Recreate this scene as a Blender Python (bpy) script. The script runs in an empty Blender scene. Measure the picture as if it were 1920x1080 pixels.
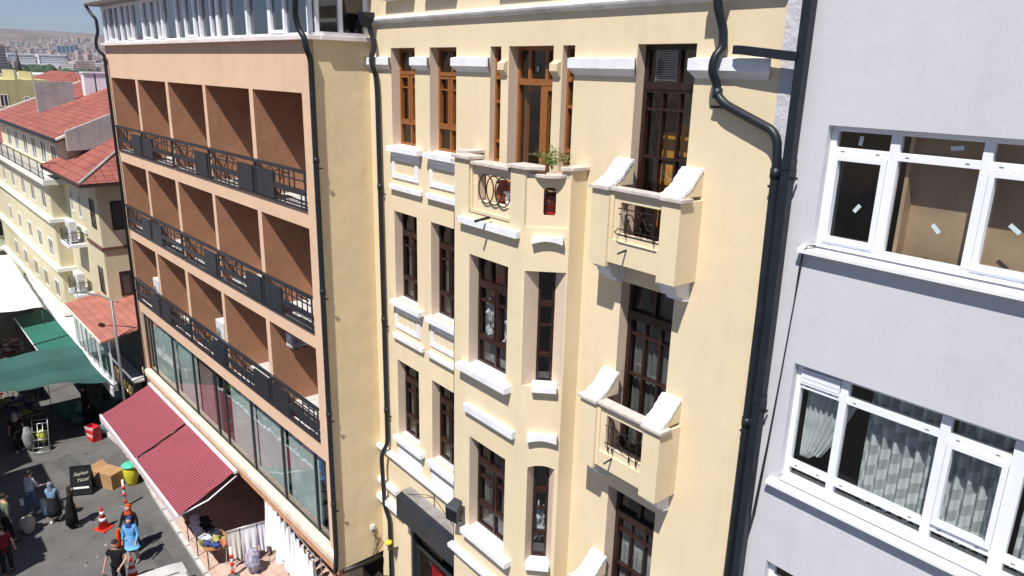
import bpy, bmesh, math, random
from mathutils import Matrix, Vector, noise
R_ = math.radians
scene = bpy.context.scene
COL = scene.collection
# ------------------------------------------------------------------ camera
cam_d = bpy.data.cameras.new('camera'); cam = bpy.data.objects.new('camera', cam_d); COL.objects.link(cam)
cam_d.sensor_width = 36.0; cam_d.lens = 1377.0/1920*36; cam_d.clip_start = 0.1; cam_d.clip_end = 30000
_a, _p, _r = R_(39.2), R_(16.43), R_(-1.43)
_fw = Vector((-math.cos(_a)*math.cos(_p), math.sin(_a)*math.cos(_p), -math.sin(_p)))
_rt = Vector((math.sin(_a), math.cos(_a), 0)); _dn = _fw.cross(_rt)
_R = _rt*math.cos(_r)+_dn*math.sin(_r); _D = _dn*math.cos(_r)-_rt*math.sin(_r)
cam.matrix_world = Matrix(((_R.x, -_D.x, -_fw.x, 0), (_R.y, -_D.y, -_fw.y, -8.0), (_R.z, -_D.z, -_fw.z, 14.8), (0, 0, 0, 1)))
scene.camera = cam
# ------------------------------------------------------------------ light
SUN_EL, SUN_DIR = 58.5, Vector((0.4226, -0.9063, 0))
w = bpy.data.worlds.new('World'); scene.world = w; w.use_nodes = True
nt = w.node_tree; nt.nodes.clear()
sky = nt.nodes.new('ShaderNodeTexSky'); sky.sky_type = 'NISHITA'; sky.sun_disc = False
sky.sun_elevation = R_(SUN_EL); sky.sun_rotation = math.atan2(SUN_DIR.x, SUN_DIR.y)
sky.altitude = 900; sky.air_density = 1.0; sky.dust_density = 0.1; sky.ozone_density = 3.0
bg = nt.nodes.new('ShaderNodeBackground'); bg.inputs[1].default_value = 0.06
wo = nt.nodes.new('ShaderNodeOutputWorld')
tint = nt.nodes.new('ShaderNodeMix'); tint.data_type = 'RGBA'; tint.blend_type = 'MULTIPLY'; tint.inputs[0].default_value = 1.0; tint.inputs[7].default_value = (.86, .93, 1.12, 1)
nt.links.new(sky.outputs[0], tint.inputs[6]); nt.links.new(tint.outputs[2], bg.inputs[0]); nt.links.new(bg.outputs[0], wo.inputs[0])
sl = bpy.data.lights.new('sun', 'SUN'); sl.energy = 5.0; sl.angle = R_(0.5); sl.color = (1.0, 0.955, 0.89)
so = bpy.data.objects.new('sun', sl); COL.objects.link(so)
tosun = Vector((SUN_DIR.x*math.cos(R_(SUN_EL)), SUN_DIR.y*math.cos(R_(SUN_EL)), math.sin(R_(SUN_EL))))
so.rotation_euler = tosun.to_track_quat('Z', 'Y').to_euler(); so.location = (10, -20, 40)
scene.view_settings.view_transform = 'Standard'; scene.view_settings.look = 'None'
scene.view_settings.exposure = 0.42; scene.view_settings.gamma = 1.0

# ------------------------------------------------------------------ helpers
FW = Matrix.Identity(4)                                        # facade frame of the cream and grey houses (front at y=0)
FH = Matrix.Translation((-14.8137, -1.3023, 0)) @ Matrix.Rotation(R_(2.9), 4, 'Z')   # frame of the hotel and the street beyond
WM = {}

def setp(o, label=None, cat=None, group=None, kind=None):
    if label: o['label'] = label
    if cat: o['category'] = cat
    if group: o['group'] = group
    if kind: o['kind'] = kind
    return o

def thing(name, label, cat, loc=(0, 0, 0), F=FW, group=None, rz=0):
    o = bpy.data.objects.new(name, None); COL.objects.link(o); o.empty_display_size = 0.2
    m = F @ Matrix.Translation(loc) @ Matrix.Rotation(rz, 4, 'Z')
    o.matrix_world = m; WM[o.name] = m
    return setp(o, label, cat, group)

class MB:
    def __init__(s, F=FW):
        s.F = F; s.v = []; s.f = []; s.mi = []; s.sm = []; s.T = Matrix.Identity(4)
    def add(s, vs, fs, m=0, smooth=False):
        b = len(s.v)
        for v in vs: s.v.append(s.T @ Vector(v))
        for f in fs: s.f.append([b+i for i in f]); s.mi.append(m); s.sm.append(smooth)
    def box(s, x0, x1, y0, y1, z0, z1, m=0):
        if x0 > x1: x0, x1 = x1, x0
        if y0 > y1: y0, y1 = y1, y0
        if z0 > z1: z0, z1 = z1, z0
        s.add([(x0,y0,z0),(x1,y0,z0),(x1,y1,z0),(x0,y1,z0),(x0,y0,z1),(x1,y0,z1),(x1,y1,z1),(x0,y1,z1)],
              [(0,3,2,1),(4,5,6,7),(0,1,5,4),(1,2,6,5),(2,3,7,6),(3,0,4,7)], m)
    def quad(s, a, b, c, d, m=0): s.add([a, b, c, d], [(0,1,2,3)], m)
    def prism(s, pts, ax, a0, a1, m=0):
        # polygon pts in the plane across axis ax ('x': (y,z), 'y': (x,z), 'z': (x,y))
        def P(p, a): return {'x': (a, p[0], p[1]), 'y': (p[0], a, p[1]), 'z': (p[0], p[1], a)}[ax]
        n = len(pts)
        s.add([P(p, a0) for p in pts]+[P(p, a1) for p in pts],
              [tuple(range(n))[::-1], tuple(range(n, 2*n))]+[(i, (i+1) % n, n+(i+1) % n, n+i) for i in range(n)], m)
    def tube(s, pts, r, n=8, m=0, closed=False, cap=True, sq=False):
        pts = [Vector(p) for p in pts]; k = len(pts); rs = r if isinstance(r, (list, tuple)) else [r]*k
        vs = []; up = None
        for i, p in enumerate(pts):
            if closed: d = pts[(i+1) % k]-pts[i-1]
            else: d = pts[min(i+1, k-1)]-pts[max(i-1, 0)]
            d.normalize()
            if up is None: up = Vector((0, 0, 1)) if abs(d.z) < .9 else Vector((1, 0, 0))
            a = d.cross(up)
            if a.length < 1e-4: a = d.cross(Vector((0, 1, 0)))
            a.normalize(); b = a.cross(d).normalized(); up = b
            for j in range(n):
                t = 2*math.pi*(j+.5)/n
                vs.append(p+(a*math.cos(t)+b*math.sin(t))*rs[i]*(1.414 if sq else 1))
        fs = []
        for i in range(k if closed else k-1):
            for j in range(n):
                i2 = (i+1) % k
                fs.append((i*n+j, i*n+(j+1) % n, i2*n+(j+1) % n, i2*n+j))
        if cap and not closed: fs += [tuple(range(n))[::-1], tuple(range((k-1)*n, k*n))]
        s.add(vs, fs, m, n > 5)
    def lathe(s, prof, c=(0, 0, 0), n=20, m=0, smooth=True):
        vs = []; k = len(prof)
        for r, z in prof:
            for j in range(n):
                t = 2*math.pi*j/n; vs.append((c[0]+r*math.cos(t), c[1]+r*math.sin(t), c[2]+z))
        fs = [(i*n+j, i*n+(j+1) % n, (i+1)*n+(j+1) % n, (i+1)*n+j) for i in range(k-1) for j in range(n)]
        fs += [tuple(range(n))[::-1], tuple(range((k-1)*n, k*n))]
        s.add(vs, fs, m, smooth)
    def blob(s, c, r, n=10, m=0, amp=.15, seed=0, sq=1.0):
        vs = []; fs = []; rings = n//2+1
        for i in range(rings+1):
            ph = math.pi*i/rings
            for j in range(n):
                t = 2*math.pi*j/n
                d = Vector((math.sin(ph)*math.cos(t), math.sin(ph)*math.sin(t), math.cos(ph)))
                k = 1+amp*noise.noise(d*1.7+Vector((seed*3.1, seed, 0)))*2
                vs.append((c[0]+d.x*r[0]*k, c[1]+d.y*r[1]*k, c[2]+d.z*r[2]*k*sq))
        for i in range(rings):
            for j in range(n): fs.append((i*n+j, (i+1)*n+j, (i+1)*n+(j+1) % n, i*n+(j+1) % n))
        s.add(vs, fs, m, True)
    def wall(s, x0, x1, z0, z1, y, holes, m=0, mr=None, dy=1):
        xs = sorted({x0, x1}|{h[0] for h in holes}|{h[1] for h in holes}); zs = sorted({z0, z1}|{h[2] for h in holes}|{h[3] for h in holes})
        xs = [a for a in xs if x0-1e-6 <= a <= x1+1e-6]; zs = [a for a in zs if z0-1e-6 <= a <= z1+1e-6]
        for i in range(len(xs)-1):
            for j in range(len(zs)-1):
                cx, cz = (xs[i]+xs[i+1])/2, (zs[j]+zs[j+1])/2
                if any(h[0] < cx < h[1] and h[2] < cz < h[3] for h in holes): continue
                s.quad((xs[i],y,zs[j]),(xs[i+1],y,zs[j]),(xs[i+1],y,zs[j+1]),(xs[i],y,zs[j+1]), m)
        mr = m if mr is None else mr
        for h in holes:
            a, b, c, d = h[:4]; e = y+h[4]*dy
            s.quad((a,y,c),(a,y,d),(a,e,d),(a,e,c), mr); s.quad((b,y,c),(b,e,c),(b,e,d),(b,y,d), mr)
            s.quad((a,y,c),(a,e,c),(b,e,c),(b,y,c), mr); s.quad((a,y,d),(b,y,d),(b,e,d),(a,e,d), mr)
    def build(s, name, mats, parent=None, label=None, cat=None, group=None, kind=None, origin=None, recalc=True, bevel=0):
        if not isinstance(mats, (list, tuple)): mats = [mats]
        vw = [s.F @ v for v in s.v]
        if parent is not None: M = WM[parent.name]
        else:
            if origin is None:
                n = len(vw); mn = min(v.z for v in vw)
                org = Vector((sum(v.x for v in vw)/n, sum(v.y for v in vw)/n, mn))
            else: org = s.F @ Vector(origin)
            M = Matrix.Translation(org) @ s.F.to_3x3().to_4x4()
        Mi = M.inverted()
        me = bpy.data.meshes.new(name); me.from_pydata([Mi @ v for v in vw], [], s.f)
        for m in mats: me.materials.append(m)
        me.polygons.foreach_set('material_index', s.mi); me.polygons.foreach_set('use_smooth', s.sm)
        if recalc:
            bm = bmesh.new(); bm.from_mesh(me); bmesh.ops.recalc_face_normals(bm, faces=bm.faces); bm.to_mesh(me); bm.free()
        me.update()
        o = bpy.data.objects.new(name, me); COL.objects.link(o)
        if parent is not None: o.parent = parent
        else: o.matrix_world = M
        WM[o.name] = M
        if bevel:
            b = o.modifiers.new('bevel', 'BEVEL'); b.width = bevel; b.segments = 2; b.limit_method = 'ANGLE'; b.angle_limit = R_(50)
        return setp(o, label, cat, group, kind)

def copy_tree(o, M, label=None, group=None):
    c = o.copy(); COL.objects.link(c); c.matrix_world = M; WM[c.name] = M
    if label: c['label'] = label
    if group: c['group'] = group
    def rec(a, b):
        for ch in list(a.children):
            d = ch.copy(); COL.objects.link(d); d.parent = b; WM[d.name] = M
            rec(ch, d)
    rec(o, c)
    return c

# ------------------------------------------------------------------ materials
MATS = {}
def mat(name, col, rough=.8, spec=.3, metal=0, nscale=0, namt=.12, bump=0, bscale=60, stain=0, coat=0, nsc2=None, bump2=0, bscale2=6):
    if name in MATS: return MATS[name]
    m = bpy.data.materials.new(name); m.use_nodes = True; t = m.node_tree; N = t.nodes; L = t.links
    b = N['Principled BSDF']; b.inputs['Roughness'].default_value = rough; b.inputs['Specular IOR Level'].default_value = spec
    b.inputs['Metallic'].default_value = metal; b.inputs['Base Color'].default_value = (*col, 1)
    if coat: b.inputs['Coat Weight'].default_value = coat
    tc = N.new('ShaderNodeTexCoord')
    if nscale or stain:
        n1 = N.new('ShaderNodeTexNoise'); n1.inputs['Scale'].default_value = nscale or 1; n1.inputs['Detail'].default_value = 5; n1.inputs['Roughness'].default_value = .6
        L.new(tc.outputs['Object'], n1.inputs['Vector'])
        mp = N.new('ShaderNodeMapRange'); mp.inputs[1].default_value = .3; mp.inputs[2].default_value = .7
        mp.inputs[3].default_value = 1-namt; mp.inputs[4].default_value = 1+namt; L.new(n1.outputs['Fac'], mp.inputs[0])
        fac = mp.outputs[0]
        if stain:
            mpp = N.new('ShaderNodeMapping'); mpp.inputs['Scale'].default_value = (2.2, 2.2, .22); L.new(tc.outputs['Object'], mpp.inputs[0])
            n2 = N.new('ShaderNodeTexNoise'); n2.inputs['Scale'].default_value = 1.6; n2.inputs['Detail'].default_value = 6; L.new(mpp.outputs[0], n2.inputs['Vector'])
            m2 = N.new('ShaderNodeMapRange'); m2.inputs[1].default_value = .5; m2.inputs[2].default_value = .75; m2.inputs[3].default_value = 1; m2.inputs[4].default_value = 1-stain
            L.new(n2.outputs['Fac'], m2.inputs[0])
            mm = N.new('ShaderNodeMath'); mm.operation = 'MULTIPLY'; L.new(fac, mm.inputs[0]); L.new(m2.outputs[0], mm.inputs[1]); fac = mm.outputs[0]
        vm = N.new('ShaderNodeVectorMath'); vm.operation = 'SCALE'; vm.inputs[0].default_value = col; L.new(fac, vm.inputs['Scale']); L.new(vm.outputs[0], b.inputs['Base Color'])
    if bump:
        n3 = N.new('ShaderNodeTexNoise'); n3.inputs['Scale'].default_value = bscale; n3.inputs['Detail'].default_value = 4; L.new(tc.outputs['Object'], n3.inputs['Vector'])
        bp = N.new('ShaderNodeBump'); bp.inputs['Strength'].default_value = bump; bp.inputs['Distance'].default_value = .02; L.new(n3.outputs['Fac'], bp.inputs['Height'])
        last = bp
        if bump2:
            n4 = N.new('ShaderNodeTexNoise'); n4.inputs['Scale'].default_value = bscale2; n4.inputs['Detail'].default_value = 3; L.new(tc.outputs['Object'], n4.inputs['Vector'])
            b2 = N.new('ShaderNodeBump'); b2.inputs['Strength'].default_value = bump2; b2.inputs['Distance'].default_value = .08
            L.new(n4.outputs['Fac'], b2.inputs['Height']); L.new(bp.outputs[0], b2.inputs['Normal']); last = b2
        L.new(last.outputs[0], b.inputs['Normal'])
    MATS[name] = m; return m

def glass(name, tint=(.75, .8, .8), refl=1.0, ior=1.5, rough=0.0, wob=0.0):
    m = bpy.data.materials.new(name); m.use_nodes = True; t = m.node_tree; N = t.nodes; L = t.links; N.clear()
    o = N.new('ShaderNodeOutputMaterial'); mx = N.new('ShaderNodeMixShader'); tr = N.new('ShaderNodeBsdfTransparent'); gl = N.new('ShaderNodeBsdfGlossy')
    tr.inputs[0].default_value = (*tint, 1); gl.inputs['Roughness'].default_value = rough; gl.inputs[0].default_value = (refl, refl, refl, 1)
    lw = N.new('ShaderNodeLayerWeight'); lw.inputs[0].default_value = .5
    fr = N.new('ShaderNodeMath'); fr.operation = 'POWER'; fr.inputs[1].default_value = 4.2; L.new(lw.outputs['Facing'], fr.inputs[0])
    f0 = ((ior-1)/(ior+1))**2*1.7
    mu = N.new('ShaderNodeMath'); mu.operation = 'MULTIPLY_ADD'; mu.use_clamp = True; mu.inputs[1].default_value = 1-f0; mu.inputs[2].default_value = f0
    L.new(fr.outputs[0], mu.inputs[0]); L.new(mu.outputs[0], mx.inputs[0]); L.new(tr.outputs[0], mx.inputs[1]); L.new(gl.outputs[0], mx.inputs[2]); L.new(mx.outputs[0], o.inputs[0])
    if wob:
        tc = N.new('ShaderNodeTexCoord'); n = N.new('ShaderNodeTexNoise'); n.inputs['Scale'].default_value = 1.3; L.new(tc.outputs['Object'], n.inputs['Vector'])
        bp = N.new('ShaderNodeBump'); bp.inputs['Strength'].default_value = wob; bp.inputs['Distance'].default_value = .02; L.new(n.outputs['Fac'], bp.inputs['Height'])
        L.new(bp.outputs[0], gl.inputs['Normal'])
    MATS[name] = m; return m

def striped(name, c1, c2, period, axis='X', duty=.5, rough=.7, bump=0, noise_=.08):
    m = bpy.data.materials.new(name); m.use_nodes = True; t = m.node_tree; N = t.nodes; L = t.links; b = N['Principled BSDF']; b.inputs['Roughness'].default_value = rough
    tc = N.new('ShaderNodeTexCoord'); sp = N.new('ShaderNodeSeparateXYZ'); L.new(tc.outputs['Object'], sp.inputs[0])
    d = N.new('ShaderNodeMath'); d.operation = 'DIVIDE'; d.inputs[1].default_value = period; L.new(sp.outputs[axis], d.inputs[0])
    f = N.new('ShaderNodeMath'); f.operation = 'FRACT'; L.new(d.outputs[0], f.inputs[0])
    g = N.new('ShaderNodeMath'); g.operation = 'LESS_THAN'; g.inputs[1].default_value = duty; L.new(f.outputs[0], g.inputs[0])
    mx = N.new('ShaderNodeMix'); mx.data_type = 'RGBA'; mx.inputs[6].default_value = (*c1, 1); mx.inputs[7].default_value = (*c2, 1); L.new(g.outputs[0], mx.inputs[0])
    n = N.new('ShaderNodeTexNoise'); n.inputs['Scale'].default_value = 1.5; L.new(tc.outputs['Object'], n.inputs['Vector'])
    mr = N.new('ShaderNodeMapRange'); mr.inputs[3].default_value = 1-noise_; mr.inputs[4].default_value = 1+noise_; L.new(n.outputs['Fac'], mr.inputs[0])
    vm = N.new('ShaderNodeVectorMath'); vm.operation = 'SCALE'; L.new(mx.outputs[2], vm.inputs[0]); L.new(mr.outputs[0], vm.inputs['Scale']); L.new(vm.outputs[0], b.inputs['Base Color'])
    if bump:
        bp = N.new('ShaderNodeBump'); bp.inputs['Strength'].default_value = bump; bp.inputs['Distance'].default_value = .02
        L.new(f.outputs[0], bp.inputs['Height']); L.new(bp.outputs[0], b.inputs['Normal'])
    MATS[name] = m; return m

def bricky(name, c1, c2, cm, scale, bw=.5, rh=.25, mortar=.02, rough=.8, bump=.4, rot=(0, 0, 0), offset=.5, loc=(0, 0, 0), stain=.25):
    m = bpy.data.materials.new(name); m.use_nodes = True; t = m.node_tree; N = t.nodes; L = t.links; b = N['Principled BSDF']; b.inputs['Roughness'].default_value = rough
    b.inputs['Specular IOR Level'].default_value = .25
    tc = N.new('ShaderNodeTexCoord'); mp = N.new('ShaderNodeMapping'); mp.inputs['Rotation'].default_value = rot; mp.inputs['Location'].default_value = loc; L.new(tc.outputs['Object'], mp.inputs[0])
    br = N.new('ShaderNodeTexBrick'); br.offset = offset; br.inputs['Scale'].default_value = scale; br.inputs['Color1'].default_value = (*c1, 1); br.inputs['Color2'].default_value = (*c2, 1)
    br.inputs['Mortar'].default_value = (*cm, 1); br.inputs['Brick Width'].default_value = bw; br.inputs['Row Height'].default_value = rh; br.inputs['Mortar Size'].default_value = mortar
    L.new(mp.outputs[0], br.inputs['Vector'])
    n = N.new('ShaderNodeTexNoise'); n.inputs['Scale'].default_value = 1.1; n.inputs['Detail'].default_value = 7; L.new(tc.outputs['Object'], n.inputs['Vector'])
    mr = N.new('ShaderNodeMapRange'); mr.inputs[1].default_value = .3; mr.inputs[2].default_value = .7; mr.inputs[3].default_value = 1-stain; mr.inputs[4].default_value = 1+stain*.5; L.new(n.outputs['Fac'], mr.inputs[0])
    vm = N.new('ShaderNodeVectorMath'); vm.operation = 'SCALE'; L.new(br.outputs['Color'], vm.inputs[0]); L.new(mr.outputs[0], vm.inputs['Scale']); L.new(vm.outputs[0], b.inputs['Base Color'])
    bp = N.new('ShaderNodeBump'); bp.invert = True; bp.inputs['Strength'].default_value = bump; bp.inputs['Distance'].default_value = .03; L.new(br.outputs['Fac'], bp.inputs['Height']); L.new(bp.outputs[0], b.inputs['Normal'])
    MATS[name] = m; return m

cream = mat('cream_plaster', (.73, .61, .415), .9, .15, nscale=.5, namt=.05, bump=.16, bscale=90, stain=.055, bump2=.14, bscale2=1.8)
cream2 = mat('cream_side_plaster', (.76, .615, .39), .9, .15, nscale=.6, namt=.06, bump=.18, bscale=90, stain=.08, bump2=.18, bscale2=2)
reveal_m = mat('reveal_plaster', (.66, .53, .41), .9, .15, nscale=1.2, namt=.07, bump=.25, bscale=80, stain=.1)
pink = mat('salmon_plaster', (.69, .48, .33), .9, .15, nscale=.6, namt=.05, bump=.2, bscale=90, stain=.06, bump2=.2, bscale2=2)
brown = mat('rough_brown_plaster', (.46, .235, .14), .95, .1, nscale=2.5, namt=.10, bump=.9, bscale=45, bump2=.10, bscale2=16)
greyw = mat('grey_plaster', (.565, .565, .60), .9, .15, nscale=.7, namt=.05, bump=.08, bscale=70, stain=.05, bump2=.10, bscale2=2.2)
greyedge = mat('rough_grey_plaster', (.54, .54, .575), .95, .1, nscale=3, namt=.05, bump=.35, bscale=22, bump2=.3, bscale2=7)
white = mat('white_paint', (.78, .79, .82), .7, .25, nscale=3.5, namt=.07, bump=.2, bscale=45, stain=.14)
whitedirty = mat('weathered_white_paint', (.70, .70, .71), .8, .2, nscale=2.2, namt=.14, bump=.25, bscale=40, stain=.2)
pvc = mat('white_window_plastic', (.80, .82, .86), .35, .5, nscale=2, namt=.02)
marble = mat('pale_stone_coping', (.55, .49, .45), .7, .3, nscale=9, namt=.18, bump=.15, bscale=50)
oak = mat('orange_varnished_wood', (.27, .098, .026), .35, .5, nscale=22, namt=.3, bump=.1, bscale=60)
mahog = mat('dark_red_wood', (.027, .0105, .0075), .4, .5, nscale=16, namt=.35, bump=.1, bscale=60)
darkmetal = mat('dark_grey_metal', (.014, .018, .025), .42, .35, nscale=5, namt=.2)
railm = mat('railing_paint', (.020, .025, .033), .45, .5, nscale=5, namt=.2)
blackm = mat('black_paint', (.012, .012, .014), .5, .4, nscale=6, namt=.2)
iron = mat('wrought_iron', (.012, .012, .013), .6, .4)
darkroom = mat('dark_room', (.014, .014, .015), .9, .1)
darkroom2 = mat('dim_room', (.05, .048, .045), .9, .1, nscale=1.5, namt=.4)
curt = mat('net_curtain', (.27, .28, .275), .9, .1, nscale=4, namt=.15)
curtd = mat('grey_net_curtain', (.125, .13, .125), .9, .1, nscale=3, namt=.25)
greencurt = mat('green_grey_curtain', (.45, .50, .49), .9, .1, nscale=2, namt=.12)
wineglass = mat('plum_curtain', (.30, .20, .20), .9, .1, nscale=2, namt=.15)
redcl = mat('red_cloth', (.42, .02, .02), .8, .2, nscale=5, namt=.25)
board = bricky('brown_cladding_board', (.50, .345, .215), (.45, .305, .19), (.42, .285, .175), 1.0, .62, .42, .003, .8, .1, rot=(R_(90), 0, 0), stain=.3)
amber = mat('amber_panelling', (.62, .27, .04), .45, .4, nscale=6, namt=.2)
terra = mat('terracotta', (.36, .10, .045), .7, .3, nscale=9, namt=.2)
asphalt = mat('asphalt', (.122, .121, .119), .9, .2, nscale=.9, namt=.2, bump=.5, bscale=120, stain=.12, bump2=.2, bscale2=2)
dirt = mat('dry_ground', (.20, .165, .13), .95, .1, nscale=.004, namt=.25)
concrete = mat('concrete', (.36, .355, .345), .9, .2, nscale=1.3, namt=.2, bump=.4, bscale=30, stain=.25)
lightconc = mat('pale_concrete', (.52, .51, .49), .9, .2, nscale=1.6, namt=.14, bump=.3, bscale=40, stain=.15)
tiles = bricky('pink_paving_tiles', (.56, .40, .33), (.52, .375, .31), (.34, .25, .22), 1.0, .33, .33, .010, .7, .15, offset=0, stain=.2)
roofred = bricky('red_roof_tiles', (.335, .115, .09), (.285, .095, .075), (.20, .05, .04), 1.0, .24, .34, .014, .8, .8, offset=0, stain=.25)
roofred2 = bricky('red_roof_sheets', (.40, .155, .115), (.37, .14, .105), (.24, .085, .065), 1.0, .9, .30, .012, .7, .4, offset=.5, stain=.22)
glz = glass('window_glass', (.80, .83, .83), 1.0, 1.52, wob=.25)
glz_b = glass('blue_reflecting_glass', (.35, .42, .48), 1.0, 1.9, wob=.3)
glz_g = glass('green_tinted_glass', (.80, .865, .855), 1.0, 1.55, wob=.25)
skin = mat('skin', (.50, .28, .19), .55, .35, nscale=20, namt=.05)
shoe = mat('shoe_white', (.7, .7, .7), .6, .3)

# ------------------------------------------------------------------ setting: ground, road, pavement
def terr(r, az):
    P = [(0, -.06), (90, -.1), (160, -8), (300, -24), (700, -20), (1200, -6), (2500, 14), (4200, 62), (5200, 120), (6500, 222), (7600, 235), (9500, 150), (16000, 60)]
    z = P[-1][1]
    for (a, b), (c, d) in zip(P, P[1:]):
        if a <= r <= c:
            t = (r-a)/(c-a); t = t*t*(3-2*t); z = b+(d-b)*t; break
    x, y = r*math.cos(az), r*math.sin(az)
    if r > 100: z += noise.fractal(Vector((x/1400, y/1400, 3.3)), 1, 2, 5)*min(1, (r-100)/5000)*55
    if r > 3000: z -= max(0, (R_(174)-az))*(r/6500)*150
    return z
mb = MB(); rs = [0, 20, 50, 90, 120, 160, 220, 300, 400, 520, 700, 900, 1200, 1500, 1850, 2200, 2600, 3000, 3400, 3800, 4200, 4600, 5000, 5400, 5800, 6200, 6600, 7000, 7600, 8500, 10000, 13000, 16000]
azs = [R_(a) for a in list(range(0, 150, 6))+[150+i*.5 for i in range(81)]+list(range(196, 361, 6))]
idx = {}; vs = []
for i, r in enumerate(rs):
    for j, a in enumerate(azs): idx[i, j] = len(vs); vs.append((r*math.cos(a), -8+r*math.sin(a), terr(r, a)))
fs = [(idx[i, j], idx[i+1, j], idx[i+1, j+1], idx[i, j+1]) for i in range(len(rs)-1) for j in range(len(azs)-1)]
mb.add(vs, fs, 0, True)
tm = bpy.data.materials.new('terrain'); tm.use_nodes = True; t = tm.node_tree; N = t.nodes; L = t.links; b = N['Principled BSDF']; b.inputs['Roughness'].default_value = 1; b.inputs['Specular IOR Level'].default_value = .05
gp = N.new('ShaderNodeNewGeometry'); n1 = N.new('ShaderNodeTexNoise'); n1.inputs['Scale'].default_value = .0035; n1.inputs['Detail'].default_value = 8; n1.inputs['Roughness'].default_value = .65; L.new(gp.outputs['Position'], n1.inputs['Vector'])
cr = N.new('ShaderNodeValToRGB'); cr.color_ramp.elements[0].position = .36; cr.color_ramp.elements[0].color = (.10, .095, .06, 1); cr.color_ramp.elements[1].position = .62; cr.color_ramp.elements[1].color = (.25, .185, .145, 1)
e = cr.color_ramp.elements.new(.48); e.color = (.17, .13, .10, 1)
L.new(n1.outputs['Fac'], cr.inputs[0])
ln = N.new('ShaderNodeVectorMath'); ln.operation = 'LENGTH'; L.new(gp.outputs['Position'], ln.inputs[0]); mr_ = N.new('ShaderNodeMapRange'); mr_.inputs[1].default_value = 200; mr_.inputs[2].default_value = 500; L.new(ln.outputs['Value'], mr_.inputs[0])
mxg = N.new('ShaderNodeMix'); mxg.data_type = 'RGBA'; mxg.inputs[6].default_value = (.085, .082, .076, 1); L.new(mr_.outputs[0], mxg.inputs[0]); L.new(cr.outputs[0], mxg.inputs[7]); L.new(mxg.outputs[2], b.inputs['Base Color'])
mb.build('ground', tm, kind='structure', origin=(0, 0, 0), recalc=True)

mb = MB(FH); mb.box(-75, 24, -12, 1.5, -.05, 0); mb.build('road', asphalt, kind='structure', origin=(0, 0, 0))
mb = MB(FH)   # pavement in front of the hotel, its edge swings outwards to the right
mb.prism([(-17.3, .2), (-17.6, -1.0), (-17.2, -1.42), (-14.6, -1.10), (-10.5, -1.36), (-5.4, -1.50), (3, -1.75), (3, 1.45), (0, 2.4), (-16.5, 2.4)], 'z', 0.0, .11, 0)
mb.build('pavement', tiles, kind='structure', origin=(0, 0, 0))
mb = MB(FH)
ke = [(-17.2, -1.42), (-14.6, -1.10), (-10.5, -1.36), (-5.4, -1.50), (3, -1.75)]
for (a, b_), (c, d) in zip(ke, ke[1:]):
    L_ = math.hypot(c-a, d-b_); n = max(1, int(L_/.75))
    for i in range(n):
        p, q = i/n, (i+1)/n-.012
        x0, y0, x1, y1 = a+(c-a)*p, b_+(d-b_)*p, a+(c-a)*q, b_+(d-b_)*q
        mb.prism([(x0, y0-.13), (x1, y1-.13), (x1, y1-.003), (x0, y0-.003)], 'z', 0, .125+random.Random(i).uniform(-.004, .004))
mb.build('kerb', lightconc, kind='structure', origin=(0, 0, 0))
mb = MB(FH)   # small dark patches, gum and litter marks on the road (one sheet)
rd = random.Random(5)
for i in range(60):
    x, y, s_ = rd.uniform(-18, -4), rd.uniform(-6, -1.8), rd.uniform(.02, .07)
    n = 7; mb.add([(x+math.cos(k*6.283/n)*s_*rd.uniform(.5, 1.2), y+math.sin(k*6.283/n)*s_*rd.uniform(.4, 1), .004) for k in range(n)], [tuple(range(n))], 0 if rd.random() < .6 else 1)
mb.build('road_litter', [mat('gum_mark', (.04, .04, .04), .9), mat('paper_scrap', (.45, .45, .43), .9)], kind='stuff', label='gum marks and paper scraps scattered over the asphalt', cat='litter', origin=(0, 0, 0), recalc=False)
# repair patches: thin asphalt sheets 4 mm above the road
mb = MB(FH)
mb.prism([(-16.2, -3.0), (-13.2, -2.5), (-12.9, -3.1), (-15.8, -3.7)], 'z', .0, .004); mb.prism([(-9.5, -2.0), (-5.6, -2.1), (-5.6, -2.6), (-9.5, -2.45)], 'z', 0, .004)
mb.build('road_patch', mat('asphalt_patch', (.095, .095, .095), .9, .2, nscale=4, namt=.2, bump=.5, bscale=90), kind='structure', origin=(0, 0, 0))
#@@NEXT

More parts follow.
